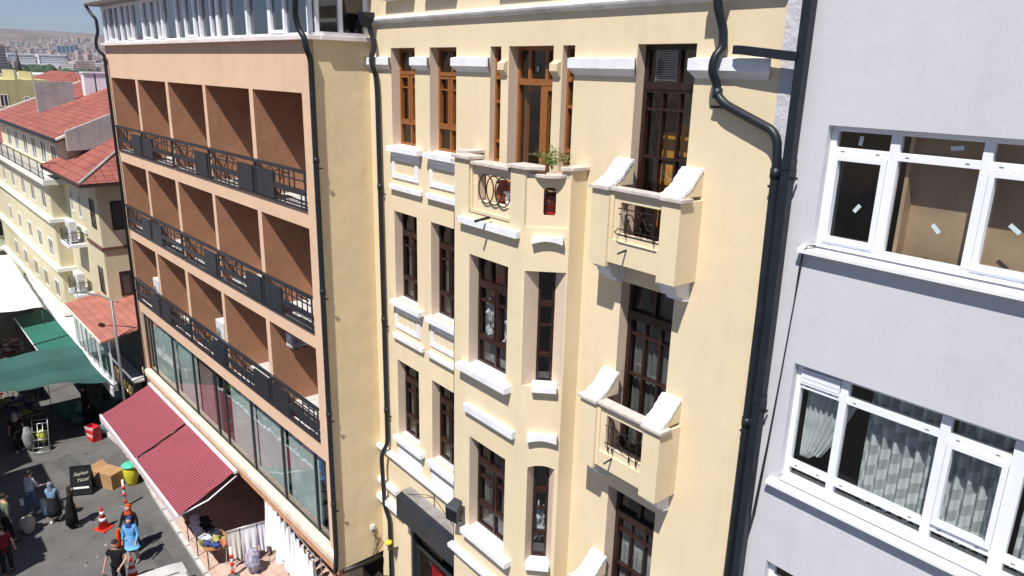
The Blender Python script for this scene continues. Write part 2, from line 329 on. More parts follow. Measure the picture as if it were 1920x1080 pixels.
# ------------------------------------------------------------------ windows
def window(parent, x0, x1, z0, z1, y, fm, bars=(), F=FW, T=None, fw=.06, th=.07, pane=None, curtain=None, roomd=.7, room=None, name='window', label=None, bev=0, sash=None, fwb=None):
    T = T or Matrix.Identity(4)
    mb = MB(F); mb.T = T; fb = fwb if fwb is not None else fw
    mb.box(x0, x0+fw, y, y+th, z0, z1); mb.box(x1-fw, x1, y, y+th, z0, z1)
    mb.box(x0+fw, x1-fw, y, y+th, z1-fw, z1); mb.box(x0+fw, x1-fw, y, y+th, z0, z0+fb)
    for b in bars:
        if b[0] == 'v': mb.box(b[1]-b[4]/2, b[1]+b[4]/2, y-.004-(b[5] if len(b) > 5 else 0), y+th-.004, b[2], b[3])
        else: mb.box(b[2], b[3], y-.012-(b[5] if len(b) > 5 else 0), y+th-.008, b[1]-b[4]/2, b[1]+b[4]/2)
    if sash:
        for (a, b_, c, d, sw) in sash:
            mb.box(a, a+sw, y-.03, y+th-.02, c, d); mb.box(b_-sw, b_, y-.03, y+th-.02, c, d)
            mb.box(a+sw, b_-sw, y-.03, y+th-.02, d-sw, d); mb.box(a+sw, b_-sw, y-.03, y+th-.02, c, c+sw)
    w_ = mb.build(name, fm, parent, label=label, bevel=bev)
    g = MB(F); g.T = T; g.quad((x0+fw*.5, y+th*.55, z0+fb*.5), (x1-fw*.5, y+th*.55, z0+fb*.5), (x1-fw*.5, y+th*.55, z1-fw*.5), (x0+fw*.5, y+th*.55, z1-fw*.5))
    g.build('pane', pane or glz, w_, recalc=False)
    r = MB(F); r.T = T; a, b, c, d, e, f = x0, x1, y+th+.002, y+th+roomd, z0, z1
    r.quad((a,d,e),(b,d,e),(b,d,f),(a,d,f)); r.quad((a,c,e),(a,d,e),(a,d,f),(a,c,f)); r.quad((b,c,e),(b,c,f),(b,d,f),(b,d,e)); r.quad((a,c,f),(a,d,f),(b,d,f),(b,c,f)); r.quad((a,c,e),(b,c,e),(b,d,e),(a,d,e))
    r.build('room', room or darkroom, w_, recalc=False)
    if curtain:
        for (ca, cb, cz0, cz1, cm, amp) in curtain:
            k = MB(F); k.T = T; n = max(10, int((cb-ca)/.018)); yy = y+th+.07
            def cy(i, zf): return yy+amp*math.sin(i*.9+1.3*math.sin(i*.31+ca*9))*(0.7+.3*zf)
            vs = []; NZ = 6
            for j in range(NZ+1):
                for i in range(n+1): vs.append((ca+(cb-ca)*i/n, cy(i, j/NZ), cz0+(cz1-cz0)*j/NZ))
            k.add(vs, [(j*(n+1)+i, j*(n+1)+i+1, (j+1)*(n+1)+i+1, (j+1)*(n+1)+i) for j in range(NZ) for i in range(n)], 0, True)
            k.build('curtain', cm, w_, recalc=False)
    return w_

# ------------------------------------------------------------------ cream house
yh = thing('apartment_house', 'cream old apartment house with white ledges and polygonal bay between salmon hotel and grey block', 'building', (-9.5, 0, 0))
XL, XR, ZT = -14.93, -4.95, 19.3
DZ = [0, -3.40, -6.86]                       # row offsets of the two column windows
C1, C2 = (-13.95, -13.02), (-12.48, -11.58)
rowz = [(13.24, 15.20), (9.82, 11.82), (6.42, 8.33)]
holes = []
for (a, b) in (C1, C2):
    for i, (c, d) in enumerate(rowz): holes.append((a, b, c, d, .2))
holes += [(-10.55, -10.25, 13.24, 15.2, .11), (-10.04, -8.93, 12.3, 15.2, .2), (-8.72, -8.45, 13.24, 15.2, .11),
          (-7.20, -6.20, 12.3, 15.2, .17), (-7.20, -6.20, 9.0, 11.82, .2), (-7.18, -6.19, 5.7, 8.35, .22),
          (-13.5, -10.96, 0.1, 4.75, .25)]
for a, b in ((-14.0, -13.05), (-12.5, -11.6), (-10.2, -8.8), (-7.2, -6.2)): holes.append((a, b, 16.5, 18.5, .2))
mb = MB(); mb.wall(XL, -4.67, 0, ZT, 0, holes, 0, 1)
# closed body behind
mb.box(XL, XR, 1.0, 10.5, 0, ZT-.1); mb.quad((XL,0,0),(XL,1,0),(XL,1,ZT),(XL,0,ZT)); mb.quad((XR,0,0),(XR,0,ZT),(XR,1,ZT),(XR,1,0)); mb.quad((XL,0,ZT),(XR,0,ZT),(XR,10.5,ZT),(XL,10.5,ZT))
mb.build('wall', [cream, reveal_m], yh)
# bay
XB0, XB1, XA0, XA1, YS, YP = -10.94, -8.04, -10.42, -8.54, -.33, -.83
sill_h = [(-9.97, -8.90, 9.76, 11.78, .2), (-9.92, -8.86, 6.42, 8.33, .2)]
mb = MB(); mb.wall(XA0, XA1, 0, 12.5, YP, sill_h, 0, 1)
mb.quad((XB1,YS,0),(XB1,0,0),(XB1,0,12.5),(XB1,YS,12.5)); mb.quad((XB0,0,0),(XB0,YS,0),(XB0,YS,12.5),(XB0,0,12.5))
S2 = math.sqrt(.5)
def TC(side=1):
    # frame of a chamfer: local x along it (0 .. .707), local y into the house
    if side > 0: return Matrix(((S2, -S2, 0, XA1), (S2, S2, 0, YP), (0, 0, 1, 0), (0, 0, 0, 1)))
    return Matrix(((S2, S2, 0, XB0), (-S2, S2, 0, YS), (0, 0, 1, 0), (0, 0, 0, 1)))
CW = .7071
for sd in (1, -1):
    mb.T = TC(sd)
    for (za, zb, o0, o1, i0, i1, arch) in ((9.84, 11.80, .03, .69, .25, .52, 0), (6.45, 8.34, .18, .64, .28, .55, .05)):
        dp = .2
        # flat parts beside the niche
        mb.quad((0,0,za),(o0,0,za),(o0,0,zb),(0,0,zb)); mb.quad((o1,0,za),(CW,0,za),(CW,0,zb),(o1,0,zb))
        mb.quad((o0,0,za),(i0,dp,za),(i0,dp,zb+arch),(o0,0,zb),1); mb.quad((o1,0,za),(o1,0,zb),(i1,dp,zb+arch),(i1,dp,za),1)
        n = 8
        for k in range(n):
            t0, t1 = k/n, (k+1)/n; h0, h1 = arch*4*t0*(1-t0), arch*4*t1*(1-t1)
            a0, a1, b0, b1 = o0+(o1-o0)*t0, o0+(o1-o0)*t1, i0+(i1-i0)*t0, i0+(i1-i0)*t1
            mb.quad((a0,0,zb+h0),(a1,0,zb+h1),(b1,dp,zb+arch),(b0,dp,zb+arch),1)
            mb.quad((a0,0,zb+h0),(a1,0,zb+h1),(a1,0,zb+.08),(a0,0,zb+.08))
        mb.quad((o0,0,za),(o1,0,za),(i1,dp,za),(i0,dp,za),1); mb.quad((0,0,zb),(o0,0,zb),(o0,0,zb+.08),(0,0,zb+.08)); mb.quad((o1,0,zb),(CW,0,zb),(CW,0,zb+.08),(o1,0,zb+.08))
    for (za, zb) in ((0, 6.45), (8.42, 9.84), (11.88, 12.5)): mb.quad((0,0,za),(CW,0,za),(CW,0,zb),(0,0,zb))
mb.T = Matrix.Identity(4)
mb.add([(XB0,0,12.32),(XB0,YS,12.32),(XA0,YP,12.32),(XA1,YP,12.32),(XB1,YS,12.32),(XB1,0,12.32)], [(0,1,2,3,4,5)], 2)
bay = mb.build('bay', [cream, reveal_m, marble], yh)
# parapet of the bay: piers, panels with openings, niche panels with slots
mb = MB(); ZP = 13.38
mb.box(XA0, -10.01, YP, YP+.26, 12.5, ZP); mb.box(-8.89, XA1, YP, YP+.26, 12.5, ZP)
mb.wall(-10.01, -8.89, 12.5, 13.31, YP+.05, [(-9.98, -8.92, 12.55, 13.29, .04)], 0, 0)
mb.T = Matrix.Translation((0, 0, 0)); mb.wall(-9.98, -8.92, 12.55, 13.29, YP+.09, [(-9.87, -8.95, 12.71, 13.17, .17)], 0, 1)
mb.box(-10.01, -8.89, YP+.24, YP+.26, 12.32, 12.71); mb.box(-10.01, -8.89, YP+.24, YP+.26, 13.17, 13.31); mb.box(-10.01, -9.87, YP+.24, YP+.26, 12.71, 13.17); mb.box(-8.95, -8.89, YP+.24, YP+.26, 12.71, 13.17)
mb.quad((-10.01,YP+.05,13.31),(-8.89,YP+.05,13.31),(-8.89,YP+.26,13.31),(-10.01,YP+.26,13.31))
for sd in (1, -1):
    mb.T = TC(sd); sl_ = (.29, .48, 12.68, 13.12)
    mb.wall(0, CW, 12.5, 13.27, .03, [(*sl_, .17)], 0, 1)
    # rounded foot and head of the slot
    for (zc, s_) in ((sl_[2], 1), (sl_[3], -1)):
        for k in range(5):
            for side in (0, 1):
                a0, a1 = math.pi/2*k/5, math.pi/2*(k+1)/5; r = .06; xx = sl_[0] if side == 0 else sl_[1]; dx = 1 if side == 0 else -1
                mb.add([(xx, .032, zc), (xx+dx*r*(1-math.sin(a0)), .032, zc+s_*r*(1-math.cos(a0))), (xx+dx*r*(1-math.sin(a1)), .032, zc+s_*r*(1-math.cos(a1)))], [(0,1,2)], 0)
    mb.box(0, .29, .17, .2, 12.32, 13.27); mb.box(.48, CW, .17, .2, 12.32, 13.27); mb.box(.29, .48, .17, .2, 12.32, 12.68); mb.box(.29, .48, .17, .2, 13.12, 13.27)
    mb.quad((0,.03,13.27),(CW,.03,13.27),(CW,.2,13.27),(0,.2,13.27)); mb.quad((0,0,12.5),(CW,0,12.5),(CW,.03,12.5),(0,.03,12.5))
mb.T = Matrix.Identity(4)
for x0, x1 in ((XB1-.2, XB1), (XB0, XB0+.2)):
    mb.box(x0, x1, YS-.01, -.002, 12.5, ZP)
mb.build('parapet', [cream, reveal_m], yh)
mb = MB(); zc0, zc1 = ZP+.002, ZP+.055
mb.box(XA0-.04, -9.96, YP-.05, YP+.30, zc0, zc1)
mb.prism([(-8.94, YP-.05), (XA1+.02, YP-.05), (XA1+.24, YP+.18), (XA1+.08, YP+.34), (-8.94, YP+.30)], 'z', zc0, zc1)
mb.prism([(XB1-.13, YS-.12), (XB1+.045, YS-.02), (XB1+.045, -.003), (XB1-.25, -.003), (XB1-.25, YS+.02)], 'z', zc0, zc1)
mb.box(XB0-.045, XB0+.26, YS-.06, -.003, zc0, zc1)
mb.box(-9.96, -8.94, YP-.01, YP+.30, 13.313, 13.365)
for sd in (1, -1):
    mb.T = TC(sd); n = 12
    top = [(.13+.50*k/n, .03-.15*math.sin(math.pi*k/n)**.8) for k in range(n+1)]
    mb.prism([(.05, .24), (.05, .02)]+top+[(.66, .02), (.66, .24)], 'z', 13.273, 13.325)
mb.T = Matrix.Identity(4)
mb.build('coping', marble, yh, bevel=.006)
# iron rings in the parapet opening, small grille in the slot
mb = MB()
for cx in (-9.60, -9.39, -9.16):
    mb.tube([(cx+.20*math.cos(t), YP+.06, 12.94+.235*math.sin(t)) for t in [k*6.283/28 for k in range(28)]], .011, 6, closed=True)
mb.build('ring_grille', iron, yh)
mb = MB(); mb.T = TC(1)
mb.tube([(.385+.085*math.cos(t), .05, 13.0+.12*math.sin(t)) for t in [k*6.283/18 for k in range(18)]], .009, 5, closed=True)
for k in range(3): mb.tube([(.31+.15*(k/2), .05, 12.86), (.33+.1*(k/2), .05, 13.1)], .006, 4)
mb.tube([(.29, .05, 12.87), (.48, .05, 12.87)], .009, 5); mb.tube([(.29, .05, 12.78), (.48, .05, 12.78)], .006, 5)
mb.build('slot_grille', iron, yh)
# white horizontal trim
def trim(name, x0, x1, z0, z1, y0, y1, m=white, par=yh, T=None, F=FW, bev=.01):
    mb = MB(F); mb.T = T or Matrix.Identity(4); mb.box(x0, x1, y0, y1, z0, z1); return mb.build(name, m, par, bevel=bev)
def frieze(x0, x1, cl, cr):
    mb = MB(); y = -.10; zt, zb = 15.01, 14.87; zz0 = 14.77
    a, b = x0-(.07 if cl else 0), x1+(.07 if cr else 0)
    mb.add([(x0,-.002,zt+.02),(x1,-.002,zt+.02),(b,y,zt),(a,y,zt),(b,y,zb),(a,y,zb),(x1,-.002,zz0),(x0,-.002,zz0)],
           [(0,1,2,3),(3,2,4,5),(5,4,6,7),(0,3,5,7),(1,6,4,2)])
    mb.build('frieze_block', white, yh)
for f in ((-14.92, -13.97, 0, 1), (-13.0, -12.5, 1, 1), (-11.56, -10.57, 1, 1), (-8.43, -7.22, 1, 1), (-6.18, -5.12, 1, 1)): frieze(*f)
for x in (-10.15, -8.83):       # short cream brackets between the bay door and its side lights
    mb = MB(); mb.prism([(-.002, 14.98), (-.09, 14.93), (-.09, 14.82), (-.002, 14.72)], 'x', x-.09, x+.09); mb.build('bracket', cream, yh)
mb = MB(); pr = [(-.002, 15.82), (-.05, 15.82), (-.085, 15.80), (-.10, 15.765), (-.09, 15.735), (-.055, 15.715), (-.04, 15.69), (-.002, 15.68)]
mb.prism(pr, 'x', XL+.02, XR-.02); mb.build('cornice', whitedirty, yh)
for a, b in ((-14.0, -13.05), (-12.5, -11.6), (-10.2, -8.8), (-7.2, -6.2)): trim('sill', a-.06, b+.08, 16.10, 16.22, -.14, -.002)
# sills, panels and ledges under the two window columns
for ci, (a, b) in enumerate((C1, C2)):
    for r in range(3):
        dz = rowz[r][0]-13.24; zs = 13.23+dz
        mb = MB(); mb.prism([(.195, zs+.02), (-.15, zs-.01), (-.15, zs-.11), (-.002, zs-.11), (.195, zs-.03)], 'x', a-.05, b+.24 if r else b+.26)
        mb.prism([(-.003, zs-.112), (-.05, zs-.112), (-.048, zs-.17), (-.03, zs-.21), (-.028, zs-.27), (-.012, zs-.30), (-.003, zs-.30)], 'x', a+.02, b+.12)
        mb.build('sill', white, yh)
        mb = MB()
        if r < 2:
            mb.box(a-.01, a+.10, -.028, -.002, zs-.68, zs-.335); mb.box(b-.02, b+.10, -.028, -.002, zs-.68, zs-.335); mb.box(a+.10, b-.02, -.028, -.002, zs-.68, zs-.58)
            for k in range(1, 4 if r else 0): mb.box(a+.10+(b-a-.12)*k/4-.006, a+.10+(b-a-.12)*k/4+.006, -.012, -.002, zs-.58, zs-.36)
        else:
            mb.box(a-.01, b+.10, -.028, -.002, zs-.62, zs-.335)
            for k in range(3):
                cx = a+.22+k*.26; mb.tube([(cx+.055*math.cos(t), -.032, zs-.46+.055*math.sin(t)) for t in [q*6.283/12 for q in range(12)]], .011, 5, closed=True)
        mb.build('apron_panel', white, yh)
        if r < 2: trim('ledge', a-.07, b+.26, zs-.93, zs-.82, -.085, -.002)
# long band above the shop, wrapping the bay
mb = MB(); pb = [(-.002, 5.79), (-.12, 5.77), (-.12, 5.70), (-.08, 5.66), (-.002, 5.64)]
mb.prism(pb, 'x', XL+.01, XB0-.002)
mb.prism([(YP-.002+p[0]+.002, p[1]) for p in pb], 'x', XA0-.06, XA1+.06)
mb.T = TC(1); mb.prism(pb, 'x', .07, CW-.02); mb.T = Matrix.Identity(4)
mb.build('band', white, yh)
# bay trims
trim('ledge', -10.20, -8.62, 12.30, 12.42, YP-.10, YP-.002); trim('ledge', -10.02, -8.60, 8.84, 8.99, YP-.09, YP-.002)
for za, xa, xb in ((9.76, -10.17, -8.74), (6.42, -10.0, -8.62)):
    mb = MB(); mb.prism([(YP+.195, za+.02), (YP-.16, za-.02), (YP-.16, za-.12), (YP-.002, za-.12), (YP+.195, za-.03)], 'x', xa, xb); mb.build('sill', white, yh)
for sd in (1, -1):
    T = TC(sd)
    for (zt, zb, t0, t1, arch) in ((12.37, 12.25, .13, .62, .05), (9.88, 9.77, .20, .62, 0), (9.01, 8.85, .16, .66, .05), (6.47, 6.36, .20, .62, .0)):
        if sd < 0: continue
        mb = MB(); mb.T = T; n = 10
        prof = [(t0, zt), ]+[]
        pts = [(t0+.0, zt)]+[(t1, zt)]+[(t1-(t1-t0)*k/n, zb+arch*math.sin(math.pi*k/n)) for k in range(n+1)]
        mb.prism(pts, 'y', -.10, .0 if arch else .19)
        mb.build('ledge' if arch else 'sill', white, yh, bevel=.008)
# windows of the two columns
for ci, (a, b) in enumerate((C1, C2)):
    for r, (c, d) in enumerate(rowz):
        fm = oak if r == 0 else mahog; x0, x1 = a, b; zt = d-.48; zl = c+.47; mx = a+(b-a)*.5
        bars = [('h', zt, x0+.06, x1-.06, .07, .02), ('h', zl, x0+.06, x1-.06, .055, .015), ('v', mx, c, zt, .06, .01), ('v', mx+.02, zt, d, .04), ('h', zl+.72 if r == 0 else zt-.3, x0+.06, x1-.06, .026)]
        sash = [(x0+.05, mx-.02, zl+.03, zt-.04, .03), (mx+.02, x1-.05, zl+.03, zt-.04, .03)] if r else [(x0+.06, mx-.03, zl+.03, zt-.05, .045), (mx+.03, x1-.06, zl+.03, zt-.05, .045)]
        cu = None if r == 0 else [(x0+.05, x1-.05, c+.03, zt, curtd, .015)]
        window(yh, x0, x1, c, d, .2, fm, bars, curtain=cu, sash=sash, room=darkroom2 if r == 0 else darkroom)
        if r == 0:      # casements standing open inwards
            pass
for (a, b) in ((-10.55, -10.25), (-8.72, -8.45)):
    bars = [('h', 14.70, a+.05, b-.05, .07, .02), ('h', 14.29, a+.05, b-.05, .05), ('h', 13.61, a+.05, b-.05, .05)]
    window(yh, a, b, 13.24, 15.2, .11, oak, bars, fw=.05); trim('sill', a-.03, b+.05, 13.18, 13.25, -.03, .10, cream)
# bay door with an open leaf
a, b = -10.04, -8.93
w_ = window(yh, a, b, 12.3, 15.2, .2, oak, [('h', 14.64, a+.05, b-.05, .10, .02), ('v', -9.73, 14.69, 15.15, .06), ('v', -9.30, 14.69, 15.15, .06), ('v', -9.34, 12.3, 14.6, .12, .02)],
       sash=[(-9.30, b-.05, 12.4, 14.58, .07)], name='balcony_door', roomd=1.2, curtain=[(-9.28, -9.0, 12.45, 14.58, curtd, .01)])
mb = MB(); mb.T = Matrix.Translation((a+.10, .30, 0)) @ Matrix.Rotation(R_(78), 4, 'Z')
mb.box(0, .08, -.02, .02, 12.35, 14.58); mb.box(.42, .5, -.02, .02, 12.35, 14.58); mb.box(.08, .42, -.02, .02, 14.48, 14.58); mb.box(.08, .42, -.02, .02, 12.35, 12.55); mb.box(.44, .47, -.06, .06, 13.75, 13.78)
mb.build('open_leaf', oak, w_)
# small stickers on the transom panes
for x_ in (-9.58, -9.15):
    mb = MB(); mb.box(x_, x_+.06, .222, .226, 14.81, 14.89); mb.build('sticker', mat('paper_sticker', (.4, .42, .43), .8), w_)
# upper floor openings above the cornice
for a, b in ((-14.0, -13.05), (-12.5, -11.6), (-10.2, -8.8), (-7.2, -6.2)):
    window(yh, a, b, 16.5-.28, 18.5, .2, mahog, [('v', (a+b)/2, 16.3, 18.4, .07), ('h', 17.9, a+.05, b-.05, .07)])
# bay windows
for (a, b, c, d) in ((-9.97, -8.90, 9.76, 11.78), (-9.92, -8.86, 6.42, 8.33)):
    y = YP+.2; zt = d-.52; zl = c+.50; mx = a+(b-a)*.52
    bars = [('h', zt, a+.06, b-.06, .08, .02), ('h', zl, a+.06, b-.06, .07, .02), ('v', mx, zl, zt, .07, .01), ('v', a+.36, zt, d, .05), ('v', mx+.2, zt, d, .05), ('v', mx-.03, c, zl, .05), ('h', zt-.30, a+.1, b-.1, .035)]
    window(yh, a, b, c, d, y, mahog, bars, curtain=[(a+.06, b-.06, c+.04, zt, curtd, .02)], room=darkroom2, sash=[(a+.05, mx-.03, zl+.03, zt-.04, .032), (mx+.03, b-.05, zl+.03, zt-.04, .032)])
for sd in (1, -1):
    for (za, zb, a, b) in ((9.84, 11.80, .25, .52), (6.45, 8.39, .28, .55)):
        window(yh, a, b, za, zb, .2, mahog, [('h', zb-.58, a+.03, b-.03, .09, .02), ('h', za+.50, a+.03, b-.03, .07, .01), ('h', zb-.95, a+.03, b-.03, .03)], T=TC(sd), fw=.045, roomd=.3)
# crumpled white cloth lying behind panes
def crumple(x, y, z, sx, sz, seed, par=yh, T=None):
    mb = MB(); mb.T = T or Matrix.Identity(4); n = 14
    vs = []
    for j in range(n+1):
        for i in range(n+1):
            p = Vector((i/n*3+seed, j/n*4, seed)); q = noise.noise(p*1.6)*.12+noise.noise(p*4)*.06
            sh = 1-abs(i/n-.5)*.8*(j/n)
            vs.append((x+sx*(i/n-.5)*(.55+.45*(1-j/n)+.25*noise.noise(Vector((seed, j/n*3, 1)))), y+q, z+sz*j/n*(.85+.3*noise.noise(Vector((i/n*3, seed, 5))))))
    mb.add(vs, [(j*(n+1)+i, j*(n+1)+i+1, (j+1)*(n+1)+i+1, (j+1)*(n+1)+i) for j in range(n) for i in range(n)], 0, True)
    return mb
clothw = mat('crumpled_white_plastic', (.50, .51, .53), .5, .5, nscale=14, namt=.3)
for (x, y, z, sx, sz, sd, lb) in ((-9.68, YP+.33, 10.3, .34, .75, 2.2, 'crumpled white plastic sheet behind the left casement of the middle bay window'), (-9.18, YP+.33, 10.3, .36, .75, 5.1, 'crumpled white plastic sheet behind the right casement of the middle bay window')):
    crumple(x, y, z, sx, sz, sd).build('plastic_sheet', clothw, None, lb, 'plastic sheet', recalc=False)
mb = crumple(.42, .31, 6.75, .22, .8, 8.4, T=TC(1)); mb.build('plastic_sheet', clothw, None, 'white plastic bundle behind the lower narrow window of the bay', 'plastic sheet', recalc=False)

# right hand doors with balconies
AX0, AX1 = -7.48, -5.88
def door2(c, d, y, r):
    a, b = (-7.20, -6.20) if r < 2 else (-7.18, -6.19)
    zt = d-.54 if r == 0 else d-.52
    x1_, x2_ = a+.36, a+.66
    bars = [('h', zt, a+.06, b-.06, .10, .03), ('v', a+.50 if r else a+.60, zt, d, .06), ('v', x1_, c+.1, zt, .035), ('v', x2_, c+.1, zt, .035)]
    for zz_ in (zt-.32, zt-.98, zt-1.62, zt-2.2): bars.append(('h', zz_, a+.1, b-.1, .032))
    cu = None
    rm = darkroom2
    if r: cu = [(a+.08, b-.06, c+.05, zt, curtd if r == 1 else curt, .02)]
    w_ = window(yh, a, b, c, d, y, mahog, bars, fw=.07, curtain=cu, room=rm, name='balcony_door', roomd=.9, sash=[(a+.05, b-.05, c+.06, zt-.05, .045)])
    if r == 0:
        mb = MB(); 
        for (u0, u1, v0, v1) in ((a+.12, a+.42, 13.62, 14.02), (a+.46, a+.66, 13.7, 14.12), (a+.12, a+.40, 12.6, 13.56), (a+.46, a+.66, 12.6, 13.4)): mb.box(u0, u1, y+.3, y+.32, v0, v1)
        mb.build('amber_panel', amber, w_)
        mb = MB()      # ventilation louvre in the left light of the transom
        for k in range(15): mb.box(a+.16, a+.50, y+.075, y+.10, 14.70+k*.030, 14.712+k*.030)
        mb.box(a+.14, a+.16, y+.07, y+.11, 14.68, 15.13); mb.box(a+.50, a+.52, y+.07, y+.11, 14.68, 15.13); mb.build('louvre', mat('aluminium', (.4, .41, .43), .4, .5, .6), w_)
door2(12.3, 15.2, .17, 0); door2(9.0, 11.82, .2, 1); door2(5.7, 8.35, .22, 2)
def balcony2(dz, r):
    zc, zb, yf = 13.23+dz, 12.12+dz, -.45; xa, xb = -7.14, -6.19; th = .16
    mb = MB()
    for (u0, u1) in ((AX0, xa), (xb, AX1)): mb.box(u0, u1, yf, yf+th, zb, zc)
    zo0, zo1 = (12.63+dz, 13.08+dz) if r == 0 else (12.55+dz, 13.08+dz)
    mb.wall(xa, xb, zb+.07, zc, yf+.04, [(xa+.06, xb-.002, zo0-.10, zc-.06, .03)], 0, 0)
    mb.wall(xa+.06, xb-.002, zo0-.10, zc-.06, yf+.07, [(xa+.17, xb-.01, zo0, zo1, .09)], 0, 1)
    mb.box(xa, xb, yf+.145, yf+th, zb+.07, zo0); mb.box(xa, xb, yf+.145, yf+th, zo1, zc)
    mb.quad((xa,yf+.04,zc),(xb,yf+.04,zc),(xb,yf+th,zc),(xa,yf+th,zc))
    for (u0, u1) in ((AX0, AX0+.14), (AX1-.14, AX1)): mb.box(u0, u1, yf+th+.001, -.002, zb, zc)
    mb.box(AX0+.141, AX1-.141, yf+th+.001, -.002, zb+.07, zb+.2)
    mb.build('balcony', [cream, reveal_m], yh)
    mb = MB()
    mb.box(AX0+.142, AX1-.142, yf+th+.002, -.003, zb+.201, zb+.212); mb.build('balcony_floor', marble, yh)
    mb = MB(); mb.box(AX0-.04, xa+.02, yf-.05, yf+.2, zc+.002, zc+.05); mb.box(xb-.02, AX1+.04, yf-.05, yf+.2, zc+.002, zc+.05); mb.box(xa+.02, xb-.02, yf, yf+.2, zc+.002, zc+.05)
    mb.build('coping', marble, yh, bevel=.005)
    for (u0, u1) in ((AX0+.04, AX0+.37), (AX1-.36, AX1-.02)):      # white scrolls rising from the coping to the wall
        mb = MB()
        top = [(-.002, 13.64), (-.05, 13.635), (-.07, 13.60), (-.10, 13.595), (-.12, 13.55), (-.19, 13.49), (-.21, 13.44), (-.25, 13.42), (-.30, 13.38), (-.34, 13.375), (-.38, 13.33), (-.44, 13.32), (-.46, 13.285)]
        mb.prism([(y_, z_+dz) for y_, z_ in top]+[(y_+.012, max(z_-.05, 13.283)+dz) for y_, z_ in top[::-1] if y_ < -.01]+[(-.002, 13.59+dz)], 'x', u0, u1); mb.build('scroll', white, yh)
        mb = MB(); mb.prism([(y_+.03, max(z_-.055, 13.284)+dz) for y_, z_ in top if y_ < -.04]+[(-.30, 13.284+dz), (-.003, 13.284+dz), (-.003, 13.57+dz)], 'x', u0+.006, u1-.006); mb.build('scroll_wall', cream, yh)
        mb = MB()      # console below
        low = [(yf+.05, zb-.002), (yf+.05, zb-.03), (yf+.09, zb-.06), (yf+.13, zb-.06), (yf+.15, zb-.12), (yf+.20, zb-.19), (yf+.29, zb-.22), (yf+.31, zb-.28), (-.002, zb-.30), (-.002, zb-.002)]
        mb.prism(low, 'x', u0+.01, u1-.05); mb.build('console', white, yh)
    mb = MB(); yy = yf+.02; g0, g1 = xa+.17, xb-.01
    if r == 0:
        mb.tube([(g0+.16, yy, zo0-.02), (g0+.16, yy, zo1+.0)], .011, 5); mb.tube([(g1-.10, yy, zo0-.02), (g1-.10, yy, zo1)], .011, 5)
        for z_ in (zo0+.08, zo1-.08): mb.tube([(g0, yy, z_), (g1, yy, z_)], .009, 5)
        cx, cz = (g0+g1)/2+.02, (zo0+zo1)/2
        for s_ in (1, -1):
            pts = []
            for k in range(26):
                t = k/25; ang = t*4.6; rr = .085*(1-t*.75); pts.append((cx+s_*(.20-.0+rr*math.cos(ang+3.14)*1), yy, cz+s_*(-.02+rr*math.sin(ang+3.14)*1.0)))
            mb.tube(pts, .009, 5)
            mb.tube([(cx+s_*(.115), yy, cz-s_*.02), (cx+s_*.06, yy, cz+s_*.07), (cx, yy, cz), ], .009, 5)
            mb.tube([(cx+s_*.035*math.cos(t), yy, cz+s_*.10+.035*math.sin(t)) for t in [q*.6 for q in range(9)]], .008, 5)
            mb.blob((cx+s_*.2, yy-.005, cz), (.028, .015, .028), 6)
        mb.tube([(g0-.0, yy, zo0+.06), (g0-.0, yy-.05, zo0+.04), (g0+.06, yy-.06, zo0+.015), (g1-.01, yy-.06, zo0+.015)], .008, 5)
    else:
        for x_ in (g0+.10, g0+.19, g1-.24, g1-.10): mb.tube([(x_, yy, zo0-.02), (x_, yy, zo1)], .011, 5)
        for z_ in (zo0+.10, zo1-.14): mb.tube([(g0+.02, yy, z_), (g1-.02, yy, z_)], .008, 5)
        cx, cz = (g0+g1)/2-.0, (zo0+zo1)/2; 
        mb.tube([(cx-.12, yy, cz), (cx, yy, cz+.12), (cx+.12, yy, cz), (cx, yy, cz-.12)], .009, 5, closed=True)
    mb.build('grille', iron, yh)
    mb = MB(); px = xa+.35   # drain spout
    mb.tube([(px, yf+.06, 12.43+dz), (px-.0, yf-.13, 12.40+dz)], .015, 7); mb.build('drain_spout', darkmetal, yh)
for r, dz in enumerate((0, -3.28, -6.62)): balcony2(dz, r)
mb = MB(); mb.tube([(-9.35, YP-.05, 12.52), (-9.42, YP-.30, 12.47)], .024, 8); mb.build('drain_spout', darkmetal, yh)
# ground floor: shop recess
mb = MB(); mb.box(-13.45, -13.38, .0, .22, 0.1, 4.74); mb.box(-13.38, -10.97, .1, .2, 3.55, 3.66); mb.box(-13.38, -13.30, .1, .2, .1, 3.55); mb.box(-12.1, -12.02, .1, .2, .1, 3.55)
w_ = mb.build('shop_window', mat('dark_green_frame', (.02, .028, .03), .4, .5), yh)
mb = MB(); mb.quad((-13.3, .15, .1), (-10.98, .15, .1), (-10.98, .15, 3.55), (-13.3, .15, 3.55)); mb.build('pane', glz, w_, recalc=False)
mb = MB(); mb.quad((-13.45,.9,0),(-10.96,.9,0),(-10.96,.9,4.75),(-13.45,.9,4.75)); mb.quad((-13.45,.26,4.75),(-10.96,.26,4.75),(-10.96,.9,4.75),(-13.45,.9,4.75)); mb.build('room', darkroom, w_, recalc=False)
mb = MB(); mb.prism([(-.002, 4.86), (-.12, 4.84), (-.12, 4.74), (-.002, 4.62)], 'x', -14.92, -14.0); mb.prism([(-.002, 4.40), (-.16, 4.38), (-.16, 4.26), (-.002, 4.1)], 'x', -14.92, -13.75); mb.build('ledge', white, yh)

